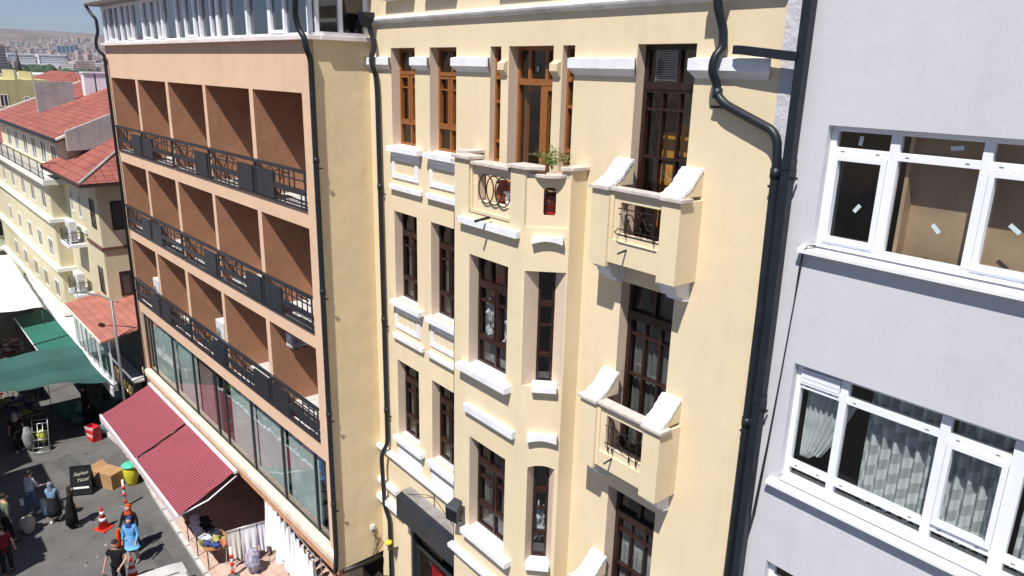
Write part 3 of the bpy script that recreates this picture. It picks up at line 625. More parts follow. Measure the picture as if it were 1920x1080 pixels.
# drainpipes of the cream house
def pipe(name, pts, par, r=.055, F=FW, joints=(), m=darkmetal, sq=False):
    mb = MB(F); 
    # round the bends
    P = [Vector(p) for p in pts]; Q = [P[0]]
    for a, b, c in zip(P, P[1:], P[2:]):
        l = min((b-a).length, (c-b).length)*.45; l = min(l, r*2.2)
        p, q = b+(a-b).normalized()*l, b+(c-b).normalized()*l
        for k in range(4): t = k/3; Q.append(p*(1-t)**2+b*2*t*(1-t)+q*t*t)
    Q.append(P[-1]); mb.tube(Q, r, 8 if not sq else 4, sq=sq)
    for j in joints: mb.tube([(j[0], j[1], j[2]-.06), (j[0], j[1], j[2]+.06)], r*1.16, 8 if not sq else 4, sq=sq)
    o = mb.build(name, m, par)
    for j in joints:
        c = MB(F); c.box(j[0]-r-.035, j[0]+r+.035, j[1]+r*.2, j[1]+r*.2+.02, j[2]-.18, j[2]-.15); c.box(j[0]+r+.01, j[0]+r+.03, j[1], j[1]+r+.03, j[2]-.18, j[2]-.15); c.build('pipe_clamp', m, o)
    return o
pipe('drainpipe', [(-14.57, -.20, 15.8), (-14.53, -.12, 15.5), (-14.44, -.10, 15.25), (-14.45, -.19, 14.98), (-14.42, -.17, 14.8), (-14.42, -.10, 14.65), (-14.40, -.09, 14.3), (-14.36, -.09, 6.0), (-14.44, -.2, 5.75), (-14.48, -.2, 5.55), (-14.50, -.14, 4.2), (-14.36, -.09, 3.85), (-14.32, -.09, .3)], yh, .054, joints=[(-14.39, -.09, 12.3), (-14.375, -.09, 9.2), (-14.37, -.09, 6.9)])
mb = MB(); mb.prism([(-14.70, -.32), (-14.44, -.32), (-14.44, -.08), (-14.70, -.08)], 'z', 15.80, 15.90)
mb.add([(-14.70,-.32,15.8),(-14.44,-.32,15.8),(-14.44,-.08,15.8),(-14.70,-.08,15.8),(-14.63,-.28,15.6),(-14.51,-.28,15.6),(-14.51,-.16,15.6),(-14.63,-.16,15.6)], [(0,1,5,4),(1,2,6,5),(2,3,7,6),(3,0,4,7),(4,5,6,7)])
mb.build('rain_hopper', darkmetal, yh)
pipe('drainpipe', [(-5.80, -.22, 15.9), (-5.80, -.21, 15.62), (-5.75, -.10, 15.35), (-5.74, -.09, 15.14), (-5.78, -.19, 15.03), (-5.79, -.20, 14.85), (-5.76, -.11, 14.72), (-5.75, -.10, 14.58), (-5.62, -.10, 14.47), (-4.93, -.10, 14.21), (-4.85, -.10, 14.11), (-4.82, -.10, 13.9), (-4.79, -.10, 12.0), (-4.785, -.10, .3)], yh, .056, joints=[(-5.75, -.10, 14.6), (-4.818, -.10, 13.72), (-4.787, -.1, 10.5), (-4.785, -.1, 7.4)])
mb = MB(); mb.box(-5.94, -5.68, -.34, -.1, 15.86, 16.1); mb.build('rain_hopper', darkmetal, yh)

# ------------------------------------------------------------------ grey block
gh = thing('grey_block', 'pale grey rendered apartment block with wide white framed windows, nearest on the right', 'building', (-.5, 0, 0))
GX0, GX1 = -4.95, 6.0; GW = [(12.93, 14.31), (9.86, 11.46), (6.9, 8.63), (3.9, 5.4)]
gx0, gx1 = -4.30, .6
mb = MB(); mb.wall(GX0, GX1, 0, 19.3, 0.004, [(gx0, gx1, c, d, .10) for c, d in GW]+[(1.6, 4.6, c, d, .1) for c, d in GW]+[(gx0, gx1, 16.0, 17.4, .1)], 0, 0)
mb.box(GX0+.01, GX1, 1.0, 10.5, 0, 19.2); mb.quad((GX1,0,0),(GX1,1,0),(GX1,1,19.3),(GX1,0,19.3)); mb.quad((GX0,0.004,19.3),(GX1,0.004,19.3),(GX1,10.5,19.3),(GX0,10.5,19.3)); mb.quad((GX0,0.01,0),(GX0,0.01,19.3),(GX0,1,19.3),(GX0,1,0))
mb.build('wall', greyw, gh)
mb = MB()    # rough render strip where the two houses meet
rd = random.Random(3); n = 60; vs = []
for j in range(n+1):
    z = 19.3*j/n; e = (-4.97 if z > 14.2 else (-4.97+.2*(14.2-z)/1.6 if z > 12.6 else -4.77))-.025*rd.random(); vs += [(e, -.004, z), (-4.66, -.006, z)]
mb.add(vs, [(2*j, 2*j+1, 2*j+3, 2*j+2) for j in range(n)]); mb.build('joint_strip', greyedge, gh)
def pvcwin(z0, z1, x0, muls, y, kinds, low=None, curts=(), blind=False, top=True):
    zt = z1-.28; ft = .085
    mb = MB(); xe = muls[-1][1]
    mb.box(x0, xe, y, y+.08, z1-.06, z1); mb.box(x0, xe, y, y+.08, z0, z0+.07); mb.box(x0, x0+.07, y-.002, y+.08, z0+.07, z1-.06)
    edges = [x0+.07]
    for (a, b) in muls: mb.box(a, b, y-.012, y+.08, z0+.07, z1-.06); edges += [a, b]
    for i in range(0, len(edges)-1, 2):
        a, b = edges[i], edges[i+1]
        mb.box(a, b, y-.006, y+.078, zt-ft/2, zt+ft/2)
        if low: mb.box(a, b, y-.006, y+.078, low-ft/2, low+ft/2)
        lo = (low+ft/2) if low else z0+.07
        if kinds[i//2] == 's':
            s0, s1, s2, s3 = a+.004, b-.004, lo+.004, zt-ft/2-.004; sw = .055
            mb.box(s0, s0+sw, y-.035, y+.05, s2, s3); mb.box(s1-sw, s1, y-.035, y+.05, s2, s3); mb.box(s0+sw, s1-sw, y-.035, y+.05, s3-sw, s3); mb.box(s0+sw, s1-sw, y-.035, y+.05, s2, s2+sw)
    w_ = mb.build('window', pvc, gh, bevel=.004)
    for i in range(0, len(edges)-1, 2):
        a, b = edges[i], edges[i+1]
        for xx in (a+.09, b-.12):
            for zz in ([zt, low] if low else [zt])+[z0+.03]:
                mb = MB(); mb.box(xx-.02, xx+.02, y-.0085, y-.004, zz-.006, zz+.006); mb.build('drain_slot', mat('slot_grey', (.16, .16, .18), .7), w_)
    mb = MB()
    for i in range(0, len(edges)-1, 2):
        a, b = edges[i], edges[i+1]; mb.quad((a, y+.04, z0+.04), (b, y+.04, z0+.04), (b, y+.04, z1-.03), (a, y+.04, z1-.03))
    mb.build('pane', glz, w_, recalc=False)
    return w_, edges, zt
muls1 = [(-3.63, -3.53), (-2.74, -2.65), (-2.05, -1.95), (-1.1, -1.0), (-.2, -.1), (.53, .6)]
def roombox(w_, x0, x1, y0, y1, z0, z1, m):
    r = MB(); a, b, c, d, e, f = x0, x1, y0, y1, z0, z1
    r.quad((a,d,e),(b,d,e),(b,d,f),(a,d,f)); r.quad((a,c,e),(a,d,e),(a,d,f),(a,c,f)); r.quad((b,c,e),(b,c,f),(b,d,f),(b,d,e)); r.quad((a,c,f),(a,d,f),(b,d,f),(b,c,f)); r.quad((a,c,e),(b,c,e),(b,d,e),(a,d,e))
    r.build('room', m, w_, recalc=False)
w1, e1, zt1 = pvcwin(12.93, 14.31, gx0, muls1, .10, ['s', 'f', 's', 'f', 's', 'f'])
roombox(w1, gx0, gx1, .185, .9, 12.9, 14.32, darkroom)
mb = MB(); mb.box(-3.5, .55, .36, .39, 12.93, 14.28); mb.box(-3.47, -3.43, .19, .36, 12.93, 14.28); mb.build('inner_board', board, w1)
stick = mat('pane_sticker', (.52, .62, .64), .6, .4)
for (x, z, rot, lw) in ((-3.97, 14.16, 85, .10), (-3.90, 13.42, 55, .10), (-2.99, 14.17, 8, .12), (-3.05, 13.34, -45, .11), (-2.18, 14.16, 20, .12), (-2.35, 13.46, -35, .12)):
    mb = MB(); mb.T = Matrix.Translation((x, .131, z)) @ Matrix.Rotation(R_(-rot), 4, 'Y'); mb.box(-lw/2, lw/2, -.001, .001, -.022, .022); mb.build('sticker', stick, w1)
mb = MB(); mb.tube([(-3.22, .4, 12.95), (-3.21, .38, 13.05), (-3.14, .37, 13.12), (-3.06, .37, 13.1), (-2.98, .4, 12.98)], .006, 5); mb.build('loose_cable', blackm, w1)
w2, e2, zt2 = pvcwin(9.86, 11.46, gx0, [(-3.73, -3.64), (-2.62, -2.52), (-1.93, -1.80), (-1.0, -.9), (-.3, -.2), (.53, .6)], .10, ['f', 'f', 's', 'f', 's', 'f'], low=10.09)
roombox(w2, gx0, gx1, .185, .9, 9.84, 11.47, darkroom)
# pleated lace curtains with a chequered weave
lace = bpy.data.materials.new('chequered_lace'); lace.use_nodes = True; t = lace.node_tree; N = t.nodes; L = t.links; b = N['Principled BSDF']; b.inputs['Roughness'].default_value = .9
tc = N.new('ShaderNodeTexCoord'); mp = N.new('ShaderNodeMapping'); mp.inputs['Rotation'].default_value = (R_(90), 0, 0); L.new(tc.outputs['Object'], mp.inputs[0]); ck = N.new('ShaderNodeTexChecker'); ck.inputs['Scale'].default_value = 7.5
ck.inputs[1].default_value = (.60, .64, .63, 1); ck.inputs[2].default_value = (.38, .41, .41, 1); L.new(mp.outputs[0], ck.inputs[0]); L.new(ck.outputs[0], b.inputs['Base Color'])
for (a, b_) in ((-3.45, -2.62), (-2.52, -1.93), (-1.78, -1.0), (-.9, -.3)):
    k = MB(); n = int((b_-a)/.012); vs = []
    for j in range(2):
        for i in range(n+1):
            ph = i*.012/.125*6.283; vs.append((a+(b_-a)*i/n, .32+.045*(math.copysign(abs(math.sin(ph))**.55, math.sin(ph))), 9.9 if j == 0 else 11.42))
    k.add(vs, [(i, i+1, n+2+i, n+1+i) for i in range(n)], 0, True); k.build('curtain', lace, w2, recalc=False)
# gathered curtain in the left light, tied aside
k = MB(); n = 40; m_ = 12; vs = []
for j in range(m_+1):
    t = j/m_; zz = 11.15-.98*t
    for i in range(n+1):
        s_ = i/n; wdt = .50*(1-t)**.7*.95+.13; xl = -4.20
        vs.append((xl+s_*wdt, .26+.028*math.sin(i*1.15)*(1-.4*t), zz-(.10*s_ if t < .85 else 0)))
k.add(vs, [(j*(n+1)+i, j*(n+1)+i+1, (j+1)*(n+1)+i+1, (j+1)*(n+1)+i) for j in range(m_) for i in range(n)], 0, True); k.build('gathered_curtain', mat('tied_curtain', (.55, .58, .58), .9, .1, nscale=5, namt=.2), w2, recalc=False)
k = MB()    # raised roller shutter slats above the left light
for i in range(7): k.box(-4.23, -3.74, .075-.004*(i % 2), .11, 11.20+i*.028, 11.224+i*.028)
k.build('shutter', pvc, w2)
k = MB(); k.T = Matrix.Translation((-4.225, .1, 0)) @ Matrix.Rotation(R_(12), 4, 'Z')   # sash standing ajar
k.box(0, .05, -.03, .02, 10.14, 11.12); k.box(.42, .47, -.03, .02, 10.14, 11.12); k.T = Matrix.Identity(4)
w3, e3, zt3 = pvcwin(6.9, 8.63, gx0, muls1, .10, ['s', 'f', 's', 'f', 's', 'f'], low=7.2); roombox(w3, gx0, gx1, .185, .9, 6.88, 8.64, darkroom)
w4, e4, zt4 = pvcwin(3.9, 5.4, gx0, muls1, .10, ['s', 'f', 's', 'f', 's', 'f']); roombox(w4, gx0, gx1, .185, .9, 3.88, 5.42, darkroom)
w5, e5, zt5 = pvcwin(16.0, 17.4, gx0, muls1, .10, ['s', 'f', 's', 'f', 's', 'f']); roombox(w5, gx0, gx1, .185, .9, 15.98, 17.42, darkroom)
for c, d in GW:
    w_, _, _ = pvcwin(c, d, 1.6, [(3.0, 3.1), (4.53, 4.6)], .10, ['f', 'f']); roombox(w_, 1.6, 4.6, .185, .9, c-.02, d+.01, darkroom)
for c, d in GW+[(16.0, 17.4)]:
    mb = MB(); mb.prism([(.098, c+.012), (.10, c-.06), (-.10, c-.085), (-.10, c-.045), (-.0, c-.012)], 'x', gx0-.12, gx1+.1); mb.build('sill', mat('sill_board', (.78, .775, .78), .5, .4, nscale=8, namt=.05), gh)
    mb = MB(); mb.box(gx0+.02, gx1, -.02, .097, c+.0135, c+.032); mb.build('sill_profile', pvc, gh)
pipe('drainpipe', [(-4.65, -.13, 19.2), (-4.645, -.13, 14.0), (-4.625, -.13, 12.0), (-4.62, -.13, .3)], gh, .054, joints=[(-4.64, -.13, 13.85), (-4.622, -.13, 10.9), (-4.62, -.13, 7.9)], sq=True)
pipe('drainpipe', [(-5.52, -.13, 15.11), (-5.44, -.16, 15.11), (-4.67, -.16, 15.03)], gh, .05, sq=True)
mb = MB()     # loose cable
mb.tube([(-4.24, -.02, 12.95), (-4.30, -.09, 12.94), (-4.36, -.05, 12.84), (-4.385, -.02, 12.6), (-4.40, -.03, 12.2), (-4.43, -.05, 11.3), (-4.47, -.06, 10.3), (-4.53, -.05, 9.3), (-4.63, -.04, 8.6)], .0075, 5)
mb.tube([(-4.24, -.03, 12.94), (-4.33, -.10, 12.90), (-4.39, -.04, 12.7), (-4.40, -.03, 12.2), (-4.44, -.035, 11.3), (-4.485, -.05, 10.3), (-4.55, -.06, 9.3), (-4.66, -.04, 8.3)], .006, 5)
mb.build('cable', blackm, gh)
#@@NEXT

# ------------------------------------------------------------------ hotel (frame FH: x along the front, 0 = near corner, y into the house)
ht = thing('hotel', 'salmon plastered hotel with three floors of open balcony bays and a glazed top floor', 'building', (-7.8, 0, 0), FH)
HL = -15.65
BAYS = [(-15.33, -12.49), (-12.26, -9.51), (-9.27, -6.45), (-6.25, -3.39), (-3.17, -.62)]
ROWS = [(11.70, 14.25, 11.30), (8.81, 11.30, 8.42), (5.98, 8.42, 5.52)]     # floor top, head, underside of the slab below
mb = MB(FH)
holes = [(a, b, f, h, .001) for (a, b) in BAYS for (f, h, _) in ROWS]+[(-15.25, -.42, 3.1, 5.52, .14)]
mb.wall(HL, 0, 2.62, 15.32, 0, holes, 0)
mb.quad((HL,0,2.62),(0,0,2.62),(0,2.2,2.62),(HL,2.2,2.62)); mb.build('front_wall', pink, ht)
mb = MB(FH)      # side towards the cream house and the rest of the closed body
mb.quad((0,0,2.62),(0,9,2.62),(0,9,15.32),(0,0,15.32)); mb.quad((HL,0,0),(HL,9,0),(HL,9,15.32),(HL,0,15.32)); mb.box(HL+.02, -.02, 2.2, 9, 0, 15.3)
mb.build('side_wall', cream2, ht)
for (a, b) in BAYS:
    for (f, h, s) in ROWS:
        mb = MB(FH); D = 1.55
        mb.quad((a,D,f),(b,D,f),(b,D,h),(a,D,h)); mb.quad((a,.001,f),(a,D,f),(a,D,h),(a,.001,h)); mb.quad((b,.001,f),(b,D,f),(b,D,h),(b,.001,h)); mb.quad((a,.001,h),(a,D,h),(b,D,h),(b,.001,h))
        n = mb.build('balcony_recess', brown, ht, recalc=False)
        mb = MB(FH); mb.box(a+.002, b-.002, .05, D-.002, f+.001, f+.012); mb.box(a+.002, b-.002, .0, .05, f+.001, f+.03); mb.build('balcony_floor', lightconc, ht)
        mb = MB(FH); mb.box(a+.5, a+1.4, D-.03, D-.004, f+.02, f+2.05); mb.build('balcony_door', mat('dark_pvc_door', (.05, .04, .04), .3, .5), ht)
SIDE = ['R', 'L', 'R', 'R', 'L']
rd = random.Random(11)
for ri, (f, h, s) in enumerate(ROWS):
    for bi, (a, b) in enumerate(BAYS):
        x0, x1 = (a-.10 if bi else a), (b+.10 if bi < 4 else b-.0); z = f; mb = MB(FH); y0, y1 = -.05, -.015
        mb.box(x0, x1, y0-.02, y1+.02, z+.83, z+.90); mb.box(x0, x1, y0+.008, y1-.008, z+.64, z+.67); mb.box(x0, x1, y0+.005, y1-.005, z+.10, z+.13); mb.box(x0, x1, y0, y1, z+.005, z+.05)
        P = .93
        if SIDE[bi] == 'R': p0, p1, q0, q1 = b-P-.04, b-.04, a, b-P-.04
        else: p0, p1, q0, q1 = a+.02, a+.02+P, a+P+.02, b
        mb.box(p0, p1, y0-.012, y1+.012, z+.07, z+.72); mb.box(q0, q1, y0-.005, y1+.005, z+.33, z+.46)
        for k in range(1, 6):
            x = q0+(q1-q0)*k/6+rd.uniform(-.05, .05); zz = rd.choice([(.05, .83), (.46, .83), (.05, .33), (.46, .83)])
            mb.box(x-.012, x+.012, y0+.006, y1-.006, z+zz[0], z+zz[1])
        for k in range(2):
            x = q0+(q1-q0)*rd.uniform(.1, .8); mb.box(x, x+.3, y0+.004, y1-.004, z+.74, z+.765)
            mb.box(x+.1, x+.4, y0+.006, y1-.006, z+.22, z+.24)
        mb.box(x0, x0+.04, y0, y1, z+.0, z+.83); mb.box(x1-.04, x1, y0, y1, z+.0, z+.83)
        mb.build('railing', railm, ht)
        mb = MB(FH)     # bent iron flower holders behind the rail
        cx = a+.35 if SIDE[bi] == 'L' else a+.55
        for k in range(2):
            xx = cx+k*.5; mb.tube([(xx, .04, z+.70), (xx+.05, .12, z+.76), (xx+.16, .14, z+.72), (xx+.18, .12, z+.58), (xx+.08, .1, z+.46), (xx+.22, .12, z+.30)], .013, 4)
        mb.build('bent_iron_holder', iron, ht)
# shop level glazing of the first floor
ms = [-15.25, -14.38, -12.07, -9.98, -7.99, -7.21, -5.16, -3.12, -1.2, -.42]
mb = MB(FH)
for x in ms: mb.box(x-.035, x+.035, .075, .137, 3.1, 5.52)
mb.box(-15.25, -.42, .08, .135, 5.45, 5.52); mb.box(-15.25, -.42, .08, .135, 3.1, 3.15)
gw = mb.build('long_window', mat('dark_anodised', (.03, .035, .038), .35, .5), ht)
mb = MB(FH)
for p, q in zip(ms, ms[1:]): mb.quad((p, .11, 3.1), (q, .11, 3.1), (q, .11, 5.5), (p, .11, 5.5))
mb.build('pane', glz_g, gw, recalc=False)
mb = MB(FH); mb.quad((-15.25,1.5,3.1),(-.42,1.5,3.1),(-.42,1.5,5.5),(-15.25,1.5,5.5)); mb.quad((-15.25,.14,3.1),(-.42,.14,3.1),(-.42,1.5,3.1),(-15.25,1.5,3.1)); mb.quad((-15.25,.14,5.51),(-.42,.14,5.51),(-.42,1.5,5.51),(-15.25,1.5,5.51))
mb.build('room', darkroom2, gw, recalc=False)
cs = [(-15.2, -12.1, greencurt), (-12.0, -10.0, greencurt), (-9.9, -8.7, wineglass), (-8.5, -7.9, curtd), (-7.1, -5.2, greencurt), (-5.1, -3.2, greencurt), (-3.05, -1.25, greencurt), (-1.0, -.5, wineglass)]
for i, (a, b, m) in enumerate(cs):
    k = MB(FH); n = int((b-a)/.03); vs = []
    for j in range(2):
        for q in range(n+1): vs.append((a+(b-a)*q/n, .26+.02*math.sin(q*1.1+i), 3.15 if j == 0 else 5.5))
    k.add(vs, [(q, q+1, n+2+q, n+1+q) for q in range(n)], 0, True); k.build('curtain', m, gw, recalc=False)
mb = MB(FH); mb.prism([(.12, 3.12), (-.10, 3.07), (-.12, 2.98), (-.10, 2.80), (-.002, 2.74), (-.002, 3.0)], 'x', HL-.03, .02); mb.build('sill_band', mat('cream_band', (.72, .60, .47), .8, .2, nscale=3, namt=.12, stain=.15), ht)
mb = MB(FH); mb.box(HL, -.02, .02, .16, 2.42, 2.61); mb.build('lintel', mat('orange_lintel', (.55, .27, .14), .8, .2, nscale=4, namt=.2), ht)
# ground floor: dark open shop with two columns
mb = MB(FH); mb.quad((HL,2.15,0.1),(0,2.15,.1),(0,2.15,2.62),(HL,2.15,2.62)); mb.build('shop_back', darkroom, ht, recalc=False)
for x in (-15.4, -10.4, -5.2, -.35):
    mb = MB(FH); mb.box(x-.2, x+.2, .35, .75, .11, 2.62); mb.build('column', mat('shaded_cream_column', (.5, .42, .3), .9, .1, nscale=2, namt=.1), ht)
# glazed top floor
YG = -.02; Z0, Z1 = 15.42, 16.62
mb = MB(FH); mb.box(HL-.08, .10, -.16, .12, 15.32, 15.415); mb.box(-.02, .14, .121, 1.42, 15.32, 15.415); mb.build('top_sill', mat('rosy_white_sill', (.74, .67, .65), .7, .3, nscale=2, namt=.1, stain=.15), ht, bevel=.01)
mt = [-15.35, -14.75, -14.04, -13.3, -12.65, -12.08, -10.96, -10.22, -9.55, -9.09, -7.94, -7.26, -6.55, -6.11, -5.38, -4.95, -4.23, -3.12, -1.95, -1.23, -.13]
mb = MB(FH); mb.box(HL+.1, -.02, YG, YG+.09, Z0, Z0+.05); mb.box(HL+.1, -.02, YG, YG+.09, Z1-.1, Z1)
for i, x in enumerate(mt): wd = .05 if i % 3 else .075; mb.box(x-wd, x+wd, YG-.008-(.02 if i % 4 == 1 else 0), YG+.082, Z0+.05, Z1-.1)
for (i) in (1, 4, 6, 8, 11, 18):
    a, b = mt[i]+.05, mt[i+1]-.05; mb.box(a, b, YG-.02, YG+.07, Z0+.05, Z0+.12)
tg = mb.build('top_window', pvc, ht, bevel=.004)
mb = MB(FH)
for p, q in zip(mt, mt[1:]): mb.quad((p, .03, Z0), (q, .03, Z0), (q, .03, Z1), (p, .03, Z1))
mb.build('pane', glz_b, tg, recalc=False)
mb = MB(FH); mb.quad((HL,1.2,Z0),(-.6,1.2,Z0),(-.6,1.2,Z1),(HL,1.2,Z1)); mb.quad((HL,.09,Z0+.001),(0,.09,Z0+.001),(0,1.2,Z0+.001),(HL,1.2,Z0+.001)); mb.quad((HL+.1,.08,Z0),(HL+.1,1.2,Z0),(HL+.1,1.2,Z1),(HL+.1,.08,Z1)); mb.build('room', darkroom2, tg, recalc=False)
for i, (a, b, m) in enumerate([(-15.3, -13.4, curtd), (-12.9, -12.2, curtd), (-11.8, -9.2, curtd), (-7.9, -6.7, curtd), (-4.1, -.2, curtd), (-9.0, -8.0, greencurt)]):
    k = MB(FH); n = int((b-a)/.04); k.add([(a+(b-a)*q/n, .25+.03*math.sin(q*1.2+i), Z0+.01 if j == 0 else Z1) for j in range(2) for q in range(n+1)], [(q, q+1, n+2+q, n+1+q) for q in range(n)], 0, True); k.build('curtain', m, tg, recalc=False)
mb = MB(FH); xs_ = .0
mb.box(-.07, -.002, .08, .16, Z0, Z1); mb.box(-.07, -.002, .60, .70, Z0, Z1); mb.box(-.07, -.002, 1.2, 1.3, Z0, Z1); mb.box(-.068, -.004, .16, 1.2, Z0, Z0+.07); mb.box(-.068, -.004, .16, 1.2, Z1-.1, Z1)
sg = mb.build('side_window', pvc, ht); mb = MB(FH); mb.quad((-.04, .1, Z0), (-.04, 1.25, Z0), (-.04, 1.25, Z1), (-.04, .1, Z1)); mb.build('pane', glz, sg, recalc=False)
mb = MB(FH); mb.box(-.6, -.5, .1, 3, Z0, Z1); mb.build('room', darkroom2, sg)
mb = MB(FH); mb.box(-.40, -.33, .3, .9, Z0, Z0+.7); mb.build('indoor_cupboard', mat('dark_box', (.03, .03, .03), .6), sg)
mb = MB(FH); mb.box(-.02, 0, 1.3, 9, Z0-.1, Z1); mb.box(HL+.1, HL+.15, .1, 9, Z0, Z1); mb.build('upper_side_wall', cream2, ht)
mb = MB(FH); mb.box(HL-.25, .28, -.28, 9, 16.63, 16.80); mb.build('roof', mat('roof_felt', (.30, .30, .30), .9), ht)
mb = MB(FH); mb.prism([(-.29, 16.83), (-.42, 16.83), (-.45, 16.70), (-.38, 16.64), (-.29, 16.64)], 'x', HL-.35, .3); mb.build('gutter', mat('gutter_metal', (.35, .36, .35), .5, .5, .3), ht)
pipe('drainpipe', [(.08, -.40, 16.7), (.10, -.38, 16.1), (-.03, -.34, 15.75), (-.02, -.28, 15.5), (.12, -.24, 15.35), (.12, -.22, 15.15), (.06, -.10, 14.95), (.05, -.09, 3.15), (.03, -.12, 2.66)], ht, .06, FH, joints=[(.055, -.09, 12.9), (.05, -.09, 10.0), (.05, -.09, 7.0), (.05, -.09, 4.6)])
pipe('drainpipe', [(HL-.3, -.37, 16.66), (HL-.22, -.34, 16.55), (HL+.02, -.30, 16.35), (HL+.14, -.20, 16.2), (HL+.16, -.2, 15.75), (HL+.05, -.28, 15.5), (HL+.05, -.28, 15.2), (HL+.20, -.1, 15.0), (HL+.25, -.09, .4)], ht, .055, FH)
mb = MB(FH); mb.tube([(.0, .1, 2.56), (.0, .65, 2.50), (-.02, 1.2, 2.52)], .07, 8); mb.tube([(-.1, .25, 2.55), (-.12, .7, 2.47), (-.05, 1.2, 2.5)], .04, 6); mb.build('cable_bundle', blackm, ht)
# little meter and cables on the side wall
mb = MB(FH); mb.box(.001, .05, .93, 1.03, 3.42, 3.54); mb.build('junction_box', pvc, ht)
mb = MB(FH)
rd = random.Random(8)
for k in range(5):
    mb.tube([(.03, .98, 3.45), (.04, .98+rd.uniform(-.05, .15), 3.25), (.03, 1.05+rd.uniform(-.05, .2), 3.0), (.03, 1.0+rd.uniform(-.05, .2), 2.7), (.03, 1.0, 2.55)], .006, 4)
mb.build('loose_cable', mat('brown_cable', (.08, .04, .02), .6), ht)

# air conditioners on the hotel balconies
def ac_unit(loc, F, label, wide=.82, high=.60, deep=.30, rz=0, bracket=False, group='air conditioning units'):
    t = thing('air_conditioner', label, 'air conditioner', loc, F, group, rz)
    M = F @ Matrix.Translation(loc) @ Matrix.Rotation(rz, 4, 'Z')
    mb = MB(M); mb.box(-wide/2, wide/2, -deep/2, deep/2, .06, .06+high); mb.build('casing', mat('ac_white', (.66, .66, .64), .5, .4, nscale=4, namt=.08), t, bevel=.015)
    mb = MB(M)
    for k in range(6): rr = .05+k*.034; mb.tube([(-.12+rr*math.cos(q*6.283/18), -deep/2-.012, .06+high/2+rr*math.sin(q*6.283/18)) for q in range(18)], .0035, 4, closed=True)
    for k in range(6): a_ = k*math.pi/6; mb.tube([(-.12-.22*math.cos(a_), -deep/2-.012, .06+high/2-.22*math.sin(a_)), (-.12+.22*math.cos(a_), -deep/2-.012, .06+high/2+.22*math.sin(a_))], .003, 4)
    mb.build('fan_grille', mat('ac_grille', (.12, .12, .12), .6), t)
    mb = MB(M)
    for k in range(9): mb.box(wide/2+.001, wide/2+.006, -deep/2+.04, deep/2-.04, .12+k*.055, .145+k*.055)
    mb.build('side_louvre', mat('ac_louvre', (.3, .3, .3), .6), t)
    mb = MB(M)
    for x in (-wide/2+.12, wide/2-.12): mb.box(x-.02, x+.02, -deep/2, deep/2+(.15 if bracket else 0), 0, .06)
    mb.build('feet', darkmetal, t)
    return t
ac_unit((-7.05, .22, 6.35), FH, 'tall white air conditioner at the middle lowest hotel balcony rail', wide=.62, high=.92, deep=.3)
ac_unit((-6.72, .42, 6.0), FH, 'second white air conditioner tucked against the pier of the middle lowest balcony', wide=.5, high=.7, deep=.3)
ac_unit((-13.2, .24, 6.2), FH, 'white air conditioner in the leftmost lowest hotel balcony', wide=.6, high=1.0, deep=.3)
ac_unit((-.95, .62, 5.99), FH, 'pale air conditioner on the floor of the rightmost lowest hotel balcony', rz=R_(90), high=.62, wide=.6)
ac_unit((-2.9, .62, 7.62), FH, 'small white fan unit hung below the ceiling of the rightmost lowest balcony', rz=R_(90), wide=.5, high=.36, deep=.34, bracket=True)
# air conditioner balconettes of the houses beyond
#@@NEXT

# ------------------------------------------------------------------ houses further down the street
pale = mat('pale_yellow_plaster', (.62, .56, .385), .9, .15, nscale=.6, namt=.07, bump=.2, bscale=60, stain=.12)
palew = mat('cream_white_band', (.78, .76, .68), .8, .2, nscale=2, namt=.06, stain=.1)
winglass = mat('window_dark', (.05, .055, .06), .12, .6)
brownf = mat('brown_window_frame', (.035, .018, .014), .5, .4)
def simplewin(par, face, a, b, z0, z1, y, F=FH, fm=None, deep=.12, mull=1, out=-1):
    # face 'f': front wall at local y, spans x; face 's': side wall at local x=y, spans y
    mb = MB(F); fw = .07
    def bx(p, q, r, s_, d0, d1):
        if face == 'f': mb.box(p, q, y+d0, y+d1, r, s_)
        else: mb.box(y-d0, y-d1, p, q, r, s_)
    bx(a, a+fw, z0, z1, -.03, deep); bx(b-fw, b, z0, z1, -.03, deep); bx(a+fw, b-fw, z1-fw, z1, -.03, deep); bx(a+fw, b-fw, z0, z0+fw, -.03, deep)
    for k in range(1, mull+1): m = a+(b-a)*k/(mull+1); bx(m-.03, m+.03, z0+fw, z1-fw, -.02, deep)
    w_ = mb.build('window', fm or palew, par)
    mb = MB(F)
    if face == 'f': mb.quad((a, y-.004, z0), (b, y-.004, z0), (b, y-.004, z1), (a, y-.004, z1))
    else: mb.quad((y+.004, a, z0), (y+.004, b, z0), (y+.004, b, z1), (y+.004, a, z1))
    mb.build('pane', winglass, w_, recalc=False); return w_
hb = thing('terrace_house', 'tall pale yellow house with white cornices and a railed roof terrace under a red roof', 'building', (-35, 2, 0), FH)
mb = MB(FH); mb.box(-44, -26.2, -.6, 8, 0, 9.25); mb.build('wall', pale, hb)
mb = MB(FH); mb.box(-44.1, -24.9, -1.0, 2, 9.25, 9.5); mb.build('terrace_slab', palew, hb)
for z in (7.45, 5.0, 2.75): mb = MB(FH); mb.box(-44.05, -26.0, -.82, 8, z-.16, z+.02); mb.build('cornice', palew, hb)
for z in (7.62, 5.18, 3.0):
    for u in (-33.6, -31.0, -28.3): simplewin(hb, 'f', u, u+1.05, z+.1, z+1.05, -.6)
    simplewin(hb, 'f', -36.6, -35.6, z+.1, z+1.05, -.6); simplewin(hb, 'f', -39.6, -38.6, z+.1, z+1.05, -.6)
mb = MB(FH); mb.box(-42.2, -24.3, 0, 6.8, 9.5, 11.35); mb.build('penthouse', pale, hb)
for u in (-40, -37.6, -35, -32.6, -30.2, -27.8): simplewin(hb, 'f', u, u+1.3, 9.7, 10.9, 0, fm=pvc)
